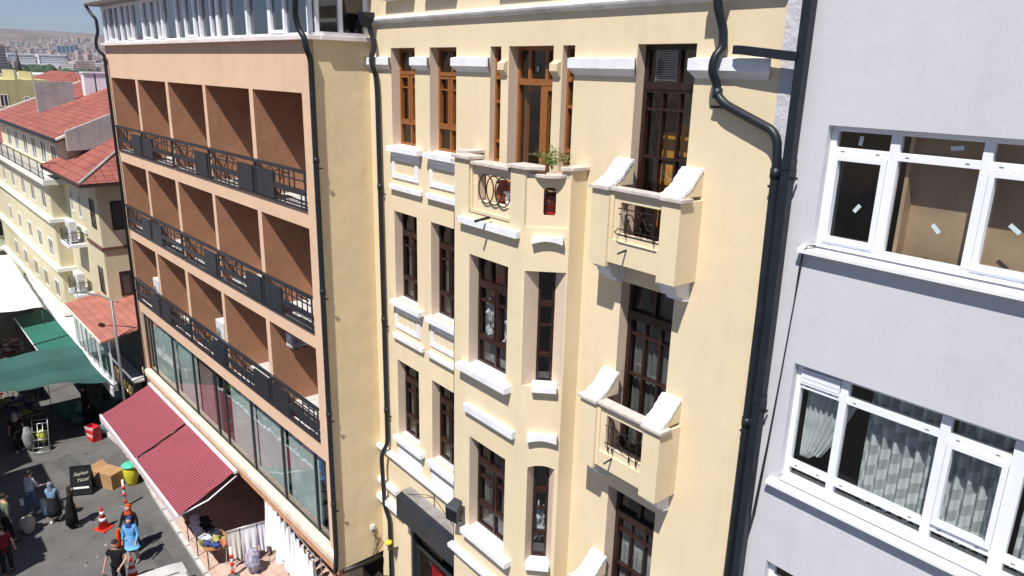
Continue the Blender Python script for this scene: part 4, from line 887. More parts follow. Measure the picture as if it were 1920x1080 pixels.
def rail(name, par, pts, h, m=iron, step=.13, F=FH, r=.008):
    mb = MB(F)
    for p, q in zip(pts, pts[1:]):
        p, q = Vector(p), Vector(q); n = max(1, int((q-p).length/step))
        mb.tube([p+Vector((0,0,h)), q+Vector((0,0,h))], r*1.6, 4); mb.tube([p+Vector((0,0,.06)), q+Vector((0,0,.06))], r, 4)
        for k in range(n+1): c = p+(q-p)*k/n; mb.tube([c, c+Vector((0,0,h))], r if k % 8 else r*2, 4, cap=False)
    return mb.build(name, m, par)
rail('terrace_railing', hb, [(-44, -.95, 9.5), (-25.0, -.95, 9.5), (-25.0, .2, 9.5)], .75, step=.25, r=.012)
mb = MB(FH)      # mono-pitched front slope with a rear slope
mb.prism([(-.35, 11.36), (5, 13.42), (7.2, 12.5), (7.2, 12.4), (5, 13.30), (-.35, 11.26)], 'x', -43, -24.0); rf = mb.build('roof', roofred, hb)
for q in (-24.05, -43.1):
    mb = MB(FH); mb.prism([(-.42, 11.34), (5, 13.43), (5, 13.52), (-.42, 11.44)], 'x', q, q+.16); mb.build('white_verge', palew, rf)
mb = MB(FH); mb.prism([(-.36, 11.25), (-.50, 11.25), (-.50, 11.38), (-.36, 11.38)], 'x', -43, -24); mb.build('gutter', darkmetal, rf)
mb = MB(FH); mb.box(-35.5, -35.2, 1.0, 2.9, 11.6, 13.62); mb.build('chimney', concrete, rf)
for y in (3.5, 4.15): mb = MB(FH); mb.box(-35.8, -35.2, y, y+.55, 12.6, 14.1); mb.box(-35.86, -35.14, y-.05, y+.60, 14.1, 14.18); mb.build('chimney', white, rf)
mb = MB(FH); mb.lathe([(.18, 0), (.18, 1.5), (.24, 1.52), (.02, 1.9)], (-30.5, 4.6, 13.1), 10); mb.build('chimney', concrete, rf)
mb = MB(FH); mb.prism([(-.07, 11.75), (1.76, 12.45), (4.4, 13.1), (4.4, 11.0), (-.07, 10.9)], 'x', -23.85, -23.6); mb.build('firewall', concrete, hb)
ha = thing('corner_house', 'low yellow house with brown windows and a small red hipped roof beside the hotel', 'building', (-23, 3, 0), FH)
mb = MB(FH); mb.box(-26.19, -19.93, 0, 7, 0, 9.95); mb.build('wall', pale, ha)
mb = MB(FH); e = 10.02; A_ = (-26.6, -.75, e); B_ = (-19.05, -.75, e); C_ = (-19.05, 7, e); D_ = (-26.6, 7, e); P_ = (-24.0, 2.4, 11.75); Q_ = (-21.6, 2.4, 11.75)
mb.add([A_, B_, C_, D_, P_, Q_], [(0,1,5,4),(1,2,5),(2,3,4,5),(3,0,4),(0,3,2,1)]); ra = mb.build('roof', roofred, ha)
mb = MB(FH); mb.prism([(-.75, e-.16), (-.75, e-.002), (7, e-.002), (7, e-.16)], 'x', -26.58, -19.06); mb.build('eave_board', mat('dark_eaves', (.05, .035, .03), .7), ra)
mb = MB(FH); mb.tube([(-19.1, -.72, e+.04), (-21.6, 2.4, 11.8)], .07, 6); mb.tube([(-23.85, 2.4, 11.8), (-21.6, 2.4, 11.8)], .07, 6); mb.build('ridge_mortar', concrete, ra)
mb = MB(FH); mb.box(-22.4, -19.86, -.07, 7, 7.02, 7.14); mb.build('brown_band', mat('brown_band', (.14, .06, .045), .7), ha)
mb = MB(FH); mb.box(-26, -22.41, -.08, -.002, 7.3, 7.5); mb.build('white_band', palew, ha)
simplewin(ha, 'f', -21.25, -20.5, 7.85, 9.1, 0, fm=brownf); simplewin(ha, 'f', -21.25, -20.5, 4.9, 6.1, 0, fm=brownf); simplewin(ha, 'f', -23.4, -22.8, 7.9, 9.0, 0); simplewin(ha, 'f', -24.9, -24.3, 8.0, 9.1, 0)
simplewin(ha, 's', .48, 1.35, 7.85, 9.1, -19.93, fm=brownf); simplewin(ha, 's', .48, 1.35, 4.9, 6.0, -19.93, fm=brownf); simplewin(ha, 's', 3.0, 3.9, 7.85, 9.1, -19.93, fm=brownf)
for (u, z) in ((-24.4, 6.78), (-24.3, 4.45)):
    mb = MB(FH); mb.box(u, u+1.6, -.75, -.002, z-.14, z); bl = mb.build('balconette', white, ha)
    rail('railing', bl, [(u+.05, -.05, z), (u+.05, -.70, z), (u+1.55, -.70, z), (u+1.55, -.05, z)], .55, step=.14)
ac_unit((-23.5, -.42, 6.80), FH, 'white air conditioner on the upper iron balconette of the corner house', high=.95, rz=0)
ac_unit((-23.4, -.42, 4.47), FH, 'white air conditioner on the lower iron balconette of the corner house', high=.85, rz=0)
# low shop with a red sheet roof and plastic curtains
hs = thing('lean_to_shop', 'single storey shop terrace with faded red sheet roof and clear plastic curtains', 'building', (-19, 0, 0), FH)
mb = MB(FH); mb.prism([(-1.42, 4.42), (1.5, 4.98), (1.5, 4.92), (-1.42, 4.36)], 'x', -21.9, -15.72); mb.build('roof', roofred2, hs)
mb = MB(FH); mb.box(-21.95, -15.8, -1.46, -1.425, 4.33, 4.43); mb.build('eave_trim', palew, hs)
mb = MB(FH); mb.box(-36, -15.95, -1.25, -1.0, 2.2, 2.5); mb.box(-36, -20.2, -1.0, 0, 2.3, 2.5); mb.box(-26, -20, -.2, .0, 0, 2.2); mb.build('slab', whitedirty, hs)
mb = MB(FH); n = 60; vs = []
for j in range(2):
    for i in range(n+1): vs.append((-21.8+5.9*i/n, -1.12+.03*math.sin(i*.8)+.02*math.sin(i*2.3), 2.5 if j == 0 else 4.4))
mb.add(vs, [(i, i+1, n+2+i, n+1+i) for i in range(n)], 0, True)
pl = glass('clear_plastic_sheet', (.62, .66, .68), .9, 1.7, .12, .6); mb.build('plastic_curtain', pl, hs, recalc=False)
mb = MB(FH); mb.quad((-21.8, .02, .1), (-15.7, .02, .1), (-15.7, .02, 4.7), (-21.8, .02, 4.7)); mb.build('inner_wall', mat('dim_grey_wall', (.10, .11, .11), .9, .1, nscale=1, namt=.3), hs)
for u in (-21.8, -19.8, -17.8, -15.9): mb = MB(FH); mb.box(u-.03, u+.03, -1.16, -1.10, 2.5, 4.36); mb.build('post', pvc, hs)
mb = MB(FH)
for i in range(30): u = -15.9-.68*i; mb.box(u-.33, u+.33, -1.30, -1.252, 2.15, 2.52-.03*(i % 2))
mb.build('fascia_valance', whitedirty, hs)
mb = MB(FH); mb.box(-26, -20.05, -.32, -.22, 0, 2.2); mb.build('shopfront', darkroom2, hs)
# black fascia sign with a gilt roundel and gilt script strokes
sg_ = thing('shop_sign', 'black shop sign with gilt roundel and gilt script beside the lamp post', 'sign', (-17.3, -.2, 1.5), FH)
mb = MB(FH); mb.box(-19.6, -15.72, -.42, -.2, 1.25, 2.42); mb.build('board', blackm, sg_)
mb = MB(FH); mb.box(-19.7, -15.72, -.46, .0, 2.43, 2.5); mb.build('top_cover', lightconc, sg_)
gold = mat('gilt', (.45, .33, .12), .35, .5, .5)
mb = MB(FH); mb.lathe([(.36, 0), (.36, .02)], n=24); mb.T = Matrix.Identity(4)
mb = MB(FH); mb.T = Matrix.Translation((-18.5, -.425, 1.85)) @ Matrix.Rotation(R_(90), 4, 'X'); mb.lathe([(.40, 0), (.42, .015), (.30, .02)], n=24); mb.build('roundel', gold, sg_)
for i in range(5):
    mb = MB(FH); cx = -17.9+i*.40; pts = []
    for k in range(14): t = k/13*6.283*(.9+.1*i); pts.append((cx+.12*math.sin(t*(1+.3*i))+.10*k/13, -.435, 1.8+.22*math.cos(t+i)))
    mb.tube(pts, .022, 5); mb.build('gilt_stroke', gold, sg_)

# other houses at the left edge
def house(name, label, u0, u1, y0, y1, zt, wm, roof=None, wins=(), rh=1.4):
    t = thing(name, label, 'building', ((u0+u1)/2, (y0+y1)/2, 0), FH)
    mb = MB(FH); mb.box(u0, u1, y0, y1, -3, zt); mb.build('wall', wm, t)
    if roof:
        mb = MB(FH); o = .4; ym = (y0+y1)/2
        mb.add([(u0-o,y0-o,zt),(u1+o,y0-o,zt),(u1+o,y1+o,zt),(u0-o,y1+o,zt),(u0+2,ym,zt+rh),(u1-2,ym,zt+rh)], [(0,1,5,4),(1,2,5),(2,3,4,5),(3,0,4),(0,3,2,1)]); mb.build('roof', roof, t)
    for w_ in wins: simplewin(t, *w_)
    return t
palegreen = mat('pale_green_plaster', (.56, .60, .46), .9, .1, nscale=.6, namt=.08, stain=.15)
hc = house('green_house', 'pale green house with red roof at the far left edge of the street', -60, -45, -1.6, 6, 7.3, palegreen, roofred, [('s', -1.2, -.3, 5.9, 6.9, -45, FH, None), ('s', .6, 1.5, 5.9, 6.9, -45), ('s', -1.2, -.3, 3.2, 4.3, -45)])
for z in (4.75, 2.5):
    mb = MB(FH); mb.box(-45, -44.2, -1.5, .6, z-.12, z); bl = mb.build('balcony', palew, hc); rail('railing', bl, [(-44.95, -1.45, z), (-44.25, -1.45, z), (-44.25, .55, z)], .7, step=.18)
house('red_roof_house', 'small house under a weathered red roof behind the railed terrace', -58, -49, .6, 5.5, 8.9, pale, roofred, rh=1.3)
house('red_roof_house', 'house under a broad red roof behind the yellow chimney house', -84, -70, 7.5, 14, 12.1, pale, roofred, rh=1.6)
hy = house('yellow_house', 'plain yellow rendered house with small dark windows left of the grey chimney', -74, -60, 2.3, 6.2, 13.15, mat('ochre_plaster', (.50, .46, .24), .9, .1, nscale=.4, namt=.1, stain=.2), None, [('s', 2.6, 3.2, 11.0, 12.0, -60), ('s', 4.3, 4.75, 11.3, 11.8, -60)])
mb = MB(FH); mb.box(-66, -60.1, 3.9, 4.1, 13.15, 13.9); mb.box(-66, -60.1, 5.1, 5.2, 13.15, 13.8); mb.build('roof_parapet', mat('ochre_plaster', (.5, .46, .24)), hy)
house('grey_roof_house', 'low grey slab roofed house behind the white chimneys', -66, -52, 9, 16, 11.9, concrete)
hbz = house('blue_glass_building', 'dark blue glass office building behind the white chimneys', -120, -105, 12, 20, 12.5, mat('blue_glass_wall', (.05, .07, .18), .2, .6, nscale=.5, namt=.3))
mb = MB(FH); mb.box(-120.5, -104.7, 11.7, 20.3, 12.5, 12.9); mb.build('roof_edge', white, hbz)

# canopies
greenc = mat('green_awning_cloth', (.022, .125, .095), .75, .3, nscale=1.5, namt=.12, bump=.15, bscale=9)
greent = striped('green_tarpaulin', (.020, .078, .068), (.028, .098, .086), 2.6, 'X', .5, .6, 0, .12)
for i, (a, b) in enumerate(((-27.7, -25.75), (-25.6, -22.95), (-22.8, -20.85))):
    t = thing('green_awning', ['green awning panel furthest up the street beside the white tarpaulin', 'middle one of three flat green awning panels along the yellow house', 'green awning panel nearest the big green tarpaulin'][i], 'awning', ((a+b)/2, -1.9, 2.3), FH, 'green awning panels')
    mb = MB(FH); n = 8; vs = []
    for j in range(n+1):
        for k in range(9): vs.append((a+(b-a)*k/8, -1.26-1.42*j/n, 2.62-.16*j/n-.025*math.sin(k/8*math.pi)+.008*noise.noise(Vector((k, j, i)))))
    mb.add(vs, [(j*9+k, j*9+k+1, (j+1)*9+k+1, (j+1)*9+k) for j in range(n) for k in range(8)], 0, True); mb.build('cloth', greenc, t, recalc=False)
    mb = MB(FH); mb.tube([(a, -2.69, 2.45), (b, -2.69, 2.45)], .025, 6); mb.build('front_bar', pvc, t)
    for x in (a, b): mb = MB(FH); mb.tube([(x, -1.26, 2.58), (x, -2.69, 2.43)], .018, 5); mb.tube([(x, -2.68, 0), (x, -2.68, 2.43)], .014, 5); mb.build('arm', darkmetal, t)
t = thing('green_tarpaulin', 'wide sagging green tarpaulin stretched over the street stalls', 'tarpaulin', (-18.5, -4, 0), FH)
mb = MB(FH); nx, ny = 24, 40; vs = []
for j in range(ny+1):
    y = -1.30-7.4*j/ny
    for i in range(nx+1):
        f = i/nx; u0 = -20.9+.0*j/ny; u1 = -15.75-1.3*min(1, j/ny*2.2)-.15*math.sin(j/ny*9)
        x = u0+(u1-u0)*f; vs.append((x, y, 2.75-.22*math.sin(f*math.pi)-.05*math.sin(j*.55)+.05*noise.noise(Vector((x*.8, y*.5, 0)))+.12*(j/ny)))
mb.add(vs, [(j*(nx+1)+i, j*(nx+1)+i+1, (j+1)*(nx+1)+i+1, (j+1)*(nx+1)+i) for j in range(ny) for i in range(nx)], 0, True); mb.build('cloth', greent, t, recalc=False)
for (x, y) in ((-20.8, -3.2), (-17.2, -5.6), (-20.8, -8.5), (-17.2, -8.5)): mb = MB(FH); mb.tube([(x, y, 0), (x, y, 2.75)], .025, 6); mb.build('pole', darkmetal, t)
t = thing('white_tarpaulin', 'white tarpaulin roof over market stalls at the left edge', 'tarpaulin', (-31, -3, 0), FH)
mb = MB(FH); ol = [(-25.2, -1.9), (-25.6, -2.4), (-26.1, -3.4), (-26.8, -6.5), (-38, -6.5), (-41, -1.15), (-33, -1.3)]
nx, ny = 20, 14; vs = []
for j in range(ny+1):
    for i in range(nx+1):
        fx, fy = i/nx, j/ny; x = (-25.3-.9*fy)+(-38+25.3)*fx+(-1.0)*0; y = -(1.75+.0*fx)*(1-fy)-6.5*fy+.5*fx*(1-fy)
        vs.append((x, y, 3.45+.25*math.sin(fx*9)*math.sin(fy*3)*.4+.1*noise.noise(Vector((x, y, 1)))))
mb.add(vs, [(j*(nx+1)+i, j*(nx+1)+i+1, (j+1)*(nx+1)+i+1, (j+1)*(nx+1)+i) for j in range(ny) for i in range(nx)], 0, True); mb.build('cloth', mat('white_tarpaulin', (.80, .82, .86), .6, .3, nscale=1, namt=.05), t, recalc=False)
mb = MB(FH); mb.tube([(-25.4, -1.8, 0), (-25.4, -1.8, 3.45)], .03, 6); mb.build('pole', darkmetal, t)
# red striped awning of the hotel shop
aw = thing('striped_awning', 'red and white pin-striped awning over the shop front of the salmon hotel', 'awning', (-10.5, -1, 2), FH)
redst = striped('red_pin_stripe', (.185, .016, .034), (.36, .14, .17), .13, 'X', .26, .75, .0, .14)
for (a, b) in ((-14.75, -10.55), (-10.42, -6.25)):
    mb = MB(FH); nx = 12; ny = 14; vs = []
    for j in range(ny+1):
        for i in range(nx+1):
            f = j/ny; x = a+(b-a)*i/nx; vs.append((x+.35*f, -.16-1.86*f, 2.66-.62*f-.045*math.sin(f*math.pi)*(.6+.4*math.sin(i*.9))+.012*noise.noise(Vector((i*.7, j*.5, a)))))
    mb.add(vs, [(j*(nx+1)+i, j*(nx+1)+i+1, (j+1)*(nx+1)+i+1, (j+1)*(nx+1)+i) for j in range(ny) for i in range(nx)], 0, True); mb.build('cloth', redst, aw, recalc=False)
mb = MB(FH); mb.box(-14.42, -5.88, -2.08, -2.02, 1.99, 2.06); mb.build('front_bar', pvc, aw)
mb = MB(FH); n = 120; vs = []
for i in range(n+1): x = -14.42+8.54*i/n; vs += [(x, -2.085, 2.0), (x, -2.085+.01*math.sin(i), 1.82-.03*abs(math.sin(i*.55)))]
mb.add(vs, [(2*i, 2*i+1, 2*i+3, 2*i+2) for i in range(n)]); mb.build('valance', mat('valance_cloth', (.62, .50, .52), .8, .2, nscale=30, namt=.3), aw, recalc=False)
for x in (-14.4, -10.3, -5.95): mb = MB(FH); mb.tube([(x-.3, -.1, 2.5), (x-.1, -1.1, 2.12), (x, -2.04, 2.0)], .025, 6); mb.build('folding_arm', pvc, aw)
mb = MB(FH); mb.box(-14.8, -6.2, -.2, -.1, 2.60, 2.70); mb.build('cassette', pvc, aw)
# black canopy box above the cream house shop
cb = thing('canopy_box', 'long black canopy box over the shop door of the cream house', 'canopy', (-12, -.3, 4.7), FW)
mb = MB(); mb.prism([(-.003, 4.72), (-.003, 5.22), (-.27, 5.22), (-.42, 5.14), (-.42, 4.60), (-.34, 4.56)], 'x', -13.42, -10.86); mb.build('body', mat('black_sheet_metal', (.014, .018, .026), .4, .5, nscale=3, namt=.3), cb)
mb = MB(); mb.box(-13.42, -10.86, -.28, -.003, 5.222, 5.245); mb.build('top_sheet', mat('dusty_sheet', (.25, .24, .24), .7, .3, nscale=3, namt=.3), cb)
mb = MB(); mb.tube([(-13.2, -.25, 5.24), (-12.7, -.05, 5.40), (-12.4, -.02, 5.47), (-12.0, -.06, 5.38), (-11.0, -.2, 5.26)], .007, 4); mb.tube([(-12.4, -.02, 5.55), (-12.4, -.02, 5.35), (-12.36, -.03, 5.2), (-12.42, -.03, 5.1)], .008, 4); mb.build('tie_wire', iron, cb)
for (x0, x1, lb) in ((-13.2, -12.35, 'red garment hanging behind the left part of the shop window'), (-12.1, -11.3, 'darker red garment hanging behind the right part of the shop window')):
    mb = MB(); n = 24; vs = [(x0+(x1-x0)*i/n, .42+.04*math.sin(i*1.3), z) for z in (1.2, 3.3) for i in range(n+1)]
    mb.add(vs, [(i, i+1, n+2+i, n+1+i) for i in range(n)], 0, True); mb.build('hanging_garment', redcl, None, lb, 'garment', recalc=False)
# loudspeaker
sp = thing('loudspeaker', 'dark loudspeaker tilted on a bracket left of the lowest bay window', 'loudspeaker', (-10.62, -.80, 6.2), FW, rz=R_(-25))
Msp = Matrix.Translation((-10.12, -1.0, 6.75)) @ Matrix.Rotation(R_(20), 4, 'Z') @ Matrix.Rotation(R_(20), 4, 'X') @ Matrix.Rotation(R_(12), 4, 'Y')
mb = MB(Msp); mb.prism([(-.13, -.16), (.13, -.16), (.09, .10), (-.09, .10)], 'z', -.21, .21); mb.build('cabinet', mat('speaker_body', (.03, .035, .045), .5, .4, nscale=8, namt=.2), sp, bevel=.01)
mb = MB(Msp); mb.box(-.11, .11, -.168, -.161, -.19, .19); mb.build('front_grille', mat('speaker_grille', (.012, .014, .02), .8), sp)
mb = MB(); mb.tube([(-10.12, -.95, 6.56), (-10.15, -.92, 6.45), (-10.18, -.832, 6.4)], .018, 5); mb.build('bracket', iron, sp)
# security lamp with yellow cap by the drainpipe
lp = thing('wall_lamp', 'small yellow capped lamp beside the drainpipe at the foot of the cream house', 'lamp', (-14.15, -.25, 3.2), FW)
mb = MB(); mb.blob((-14.1, -.28, 3.42), (.10, .10, .06), 10, 0, .05); mb.build('cap', mat('yellow_plastic', (.62, .48, .03), .5, .4), lp)
mb = MB(); mb.tube([(-14.1, -.28, 3.38), (-14.1, -.28, 3.22), (-14.12, -.1, 3.15), (-14.12, -.005, 3.15)], .03, 7); mb.build('arm', mat('brown_metal', (.12, .09, .07), .5), lp)
# flower pots on the bay balcony
def leafy(par, c, r, n, m, seed, s_=.035, up=.6, F=FW, stems=True):
    rd = random.Random(seed); mb = MB(F)
    for i in range(n):
        d = Vector((rd.gauss(0, 1), rd.gauss(0, 1), abs(rd.gauss(0, .8))+.1)).normalized()*r*rd.uniform(.25, 1.15); d.z = d.z*up*1.6
        p = Vector(c)+d; a = Vector((rd.gauss(0,1), rd.gauss(0,1), rd.gauss(0,.6))).normalized(); b = a.cross(Vector((rd.gauss(0,1), rd.gauss(0,1), rd.gauss(0,1)))).normalized(); k = s_*rd.uniform(.6, 1.3)
        mb.add([p-a*k, p+b*k*.4, p+a*k, p-b*k*.4], [(0,1,2,3)], 0 if rd.random() < .6 else 1)
    lf = mb.build('foliage', m, par, recalc=False)
    if stems:
        mb = MB(F)
        for i in range(7):
            d = Vector((rd.gauss(0, .6), rd.gauss(0, .6), 1)).normalized()*r*1.2; mb.tube([Vector(c)-Vector((0,0,r*.4)), Vector(c)+d*.5, Vector(c)+d+Vector((rd.gauss(0, .05), rd.gauss(0, .05), 0))], .004, 4)
        mb.build('stem', mat('stem_green', (.10, .09, .03), .8), par)
leafm = [mat('leaf_green', (.075, .15, .028), .6, .3), mat('leaf_yellow_green', (.20, .25, .06), .6, .3)]
pt = thing('potted_plant', 'feathery green plant in a pot on the bay parapet ledge', 'potted plant', (-8.42, -.48, 13.32), FW)
leafy(pt, (-8.42, -.40, 13.44), .19, 420, leafm, 4, .022, .95)
leafy(pt, (-8.72, -.42, 13.54), .09, 45, leafm, 6, .02, .6); leafy(pt, (-8.22, -.33, 13.50), .12, 60, [leafm[1], mat('dry_leaf', (.35, .24, .12), .8)], 9, .028, .8)
mb = MB(); mb.lathe([(.07, 0), (.10, .13), (.11, .14), (.10, .14), (.09, .12)], (-8.42, -.36, 13.05), 16); mb.build('pot', terra, pt)
for (x, y, z, s_, lb, m) in ((-9.50, -.45, 12.66, 1.0, 'round terracotta pot behind the iron rings of the bay balcony', terra),):
    t = thing('flower_pot', lb, 'pot', (x, y, z), FW)
    mb = MB(); mb.lathe([(.07, 0), (.13, .08), (.16, .2), (.14, .30), (.11, .34), (.15, .38), (.15, .40), (.12, .40), (.10, .36)], (x, y, z), 20); mb.build('body', m, t)
    mb = MB(); mb.lathe([(.162, .19), (.166, .2), (.162, .21)], (x, y, z), 20); mb.build('rim_band', mat('dark_terracotta', (.22, .06, .03), .7), t)
t = thing('flower_pot', 'dark red glazed pots seen through the narrow slot of the bay balcony', 'pot', (-8.42, -.36, 12.36), FW)
mb = MB(); mb.lathe([(.10, 0), (.15, .1), (.16, .3), (.12, .42), (.15, .45), (.14, .62), (.10, .66)], (-8.44, -.38, 12.36), 18); mb.build('body', mat('dark_red_glaze', (.25, .02, .015), .25, .6, nscale=6, namt=.4), t)
t = thing('storage_box', 'white storage box on the bay balcony right of the terracotta pot', 'box', (-9.15, -.45, 12.34), FW)
mb = MB(); mb.box(-9.36, -8.98, -.56, -.36, 12.34, 12.88); mb.build('body', pvc, t, bevel=.01); mb = MB(); mb.box(-9.38, -8.96, -.58, -.34, 12.88, 12.92); mb.build('lid', pvc, t, bevel=.008)
#@@NEXT

# ------------------------------------------------------------------ houses across the street (they throw the shadows on the road)
for i, (u0, u1, y0, zt, lb) in enumerate(((-44, -14.6, -8.55, 7.5, 'long cream house across the street that shades the far left stalls'), (-14.05, -10.2, -8.6, 8.0, 'narrow house across the street standing slightly taller'), (-10.1, -7.95, -8.62, 6.1, 'low shop across the street whose shadow ends on the road'))):
    t = thing('opposite_house', lb, 'building', ((u0+u1)/2, y0-4, 0), FH)
    mb = MB(FH); mb.box(u0, u1, y0-8, y0, 0, zt); mb.build('wall', [pale, palegreen, concrete][i], t)
    mb = MB(FH); mb.box(u0-.05, u1+.05, y0-8, y0+.06, zt+.002, zt+.1); mb.build('roof', roofred2, t)
    k = u0+.8
    while k < u1-1.2:
        for z in (3.2, 5.2):
            mb = MB(FH); mb.box(k, k+1.0, y0+.002, y0+.03, z, z+1.3); mb.build('window', winglass, t)
        k += 1.9 if i else 2.6

# ------------------------------------------------------------------ far city on the slopes
rd = random.Random(21)
def cam_az(x): return R_(174.81-(x/100.0)*2.92)
fac = []
def citymat(name, c, band=3.0):
    return striped(name, c, tuple(v*.45 for v in c), band, 'Z', .38, .9, 0, .1)
cm = [citymat('far_wall_a', (.46, .42, .39)), citymat('far_wall_b', (.58, .57, .56)), citymat('far_wall_c', (.44, .34, .30)), citymat('far_wall_d', (.34, .33, .34)), citymat('far_wall_e', (.52, .46, .40))]
roofs_far = [mat('far_roof_red', (.38, .15, .10), .9, .1), mat('far_roof_grey', (.30, .28, .27), .9, .1), mat('far_roof_brown', (.30, .19, .15), .9, .1)]
def cbox(mb, x, y, z, w_, d, h, rot, m=0, mr=1, roof=0):
    c, s_ = math.cos(rot), math.sin(rot)
    P = [(x+c*a-s_*b, y+s_*a+c*b) for a, b in ((-w_/2, -d/2), (w_/2, -d/2), (w_/2, d/2), (-w_/2, d/2))]
    vs = [(p[0], p[1], z) for p in P]+[(p[0], p[1], z+h) for p in P]
    fs = [(0,1,5,4),(1,2,6,5),(2,3,7,6),(3,0,4,7)]
    mb.add(vs, fs, m)
    if roof: mb.add(vs[4:]+[(x, y, z+h+roof)], [(0,1,4),(1,2,4),(2,3,4),(3,0,4)], mr)
    else: mb.add(vs[4:], [(0,1,2,3)], mr)
templ = []
for k in range(10):
    mi = k % 5; h = [11, 14, 9, 17, 12, 22, 8, 15, 10, 34][k]; w_ = [14, 16, 12, 15, 18, 16, 11, 20, 13, 15][k]
    templ.append((mi, k % 3, h, w_, 12, 2.2 if k % 3 == 0 else 0))
sites = []
for i in range(8500):
    az = R_(rd.uniform(167.5, 178.5)); r = math.sqrt(rd.uniform(520**2, 5300**2)) if rd.random() < .85 else rd.uniform(600, 4800)
    if r > 4700 and noise.noise(Vector((r/700, az*30, 7))) < .0: continue
    if noise.noise(Vector((r*math.cos(az)/260, r*math.sin(az)/260, 2))) > .38: continue
    if 850 < r < 1900 and R_(171.3) < az < R_(174.3): continue
    sites.append((r, az))
def psize(s_): return 1.0/s_[0]
sites.sort(key=lambda s_: s_[0])
near = [s_ for s_ in sites if s_[0] > 300][:290]; rest = sites[len(near):]
meshes = {}
for i, (r, az) in enumerate(near):
    k = rd.choice([0, 2, 2, 4, 6, 6, 8] if r < 1500 else range(9)); mi, ri, h, w_, d, rf_ = templ[k]
    x, y, z = r*math.cos(az), -8+r*math.sin(az), terr(r, az)-2
    if k not in meshes:
        mb = MB(Matrix.Identity(4)); cbox(mb, 0, 0, 0, w_, d, h, 0, 0, 1, rf_)
        o = mb.build('apartment_block', [cm[mi], roofs_far[ri]], None, 'distant apartment block on the city slope below the hills', 'building', 'distant apartment blocks', origin=(0, 0, 0)); meshes[k] = o; o['_used'] = 0
        del o['_used']
    else: o = meshes[k].copy(); COL.objects.link(o)
    sc_ = rd.uniform(.75, 1.15); o.matrix_world = Matrix.Translation((x, y, z)) @ Matrix.Rotation(rd.uniform(0, 3.14), 4, 'Z') @ Matrix.Diagonal((sc_, sc_, rd.uniform(.7, 1.2), 1))
mb = MB(); 
for (r, az) in rest:
    k = rd.choice([0, 1, 2, 2, 4, 6, 6, 8, 7, 8] if rd.random() < .985 else [9, 5]); mi, ri, h, w_, d, rf_ = templ[k]; s_ = rd.uniform(.8, 1.3)
    cbox(mb, r*math.cos(az), -8+r*math.sin(az), terr(r, az)-3, w_*s_, d*s_, (h+3)*rd.uniform(.7, 1.15), rd.uniform(0, 3.14), mi, 5+ri, rf_)
mb.build('distant_houses', cm+roofs_far, kind='stuff', label='mass of small houses and apartment blocks covering the far slope', cat='city', origin=(0, 0, 0), recalc=False)
mb = MB()   # tree clumps between them
for i in range(900):
    az = R_(rd.uniform(168, 178)); r = rd.uniform(380, 3600); n_ = noise.noise(Vector((r*math.cos(az)/260, r*math.sin(az)/260, 2)))
    if n_ < .1 and rd.random() < .55: continue
    mb.blob((r*math.cos(az), -8+r*math.sin(az), terr(r, az)+2), (rd.uniform(5, 11), rd.uniform(5, 11), rd.uniform(4, 7)), 6, 0, .3, i)
mb.build('distant_trees', mat('far_tree_green', (.045, .075, .035), .95, .05, nscale=.05, namt=.3), kind='stuff', label='dark green clumps of trees between the distant houses', cat='trees', origin=(0, 0, 0), recalc=False)
# large white hospital block
t = thing('hospital_block', 'long white building with dark window bands in the middle of the distant city', 'building', (0, 0, 0), Matrix.Translation((1750*math.cos(R_(172.9)), -8+1750*math.sin(R_(172.9)), 2)) @ Matrix.Rotation(R_(172.9-90+8), 4, 'Z'))
Mh = WM[t.name]; hm = striped('hospital_bands', (.66, .66, .68), (.13, .15, .18), 3.4, 'Z', .55, .8)
for (a, b) in ((-48, -6), (2, 46)):
    mb = MB(Mh); mb.box(a, b, -8, 8, 0, 21); mb.build('wing', hm, t); mb = MB(Mh); mb.box(a-2, b+2, -9, 9, 21, 23); mb.build('roof', white, t)
    mb = MB(Mh); mb.box(a-3, a, -9.5, 9, 0, 22); mb.build('end_wall', white, t)
mb = MB(Mh); mb.box(-46, 50, -22, -9, -3, 5); mb.build('low_block', white, t)
# blue towers
for i in range(5):
    az = cam_az(108+i*8); r = 3900
    t = MB(); cbox(t, r*math.cos(az), -8+r*math.sin(az), terr(r, az)-4, 17, 17, 42, .4, 0, 1); t.build('tower_block', [mat('blue_tower', (.16, .22, .30), .6, .3), roofs_far[1]], None, 'distant blue tower block in a row high on the city slope', 'tower', 'blue tower blocks')
# minaret
t = thing('minaret', 'slender dark minaret rising above the distant roofs at the left', 'minaret', (0, 0, 0), Matrix.Translation((330*math.cos(cam_az(29)), -8+330*math.sin(cam_az(29)), -9)))
mb = MB(WM[t.name]); mb.lathe([(1.3, 0), (1.2, 13), (1.15, 15.0)], n=12); mb.build('shaft', mat('brown_stone', (.17, .13, .115), .9, .1, nscale=2, namt=.2), t)
mb = MB(WM[t.name]); mb.lathe([(1.2, 15), (1.9, 15.7), (1.9, 16.6), (1.0, 16.7)], n=12); mb.build('gallery', mat('brown_stone', (.17, .13, .115)), t)
mb = MB(WM[t.name]); mb.lathe([(.95, 16.7), (.9, 21.0), (.95, 21.2), (.05, 27.5)], n=12); mb.build('spire', mat('lead_spire', (.09, .085, .09), .7), t)
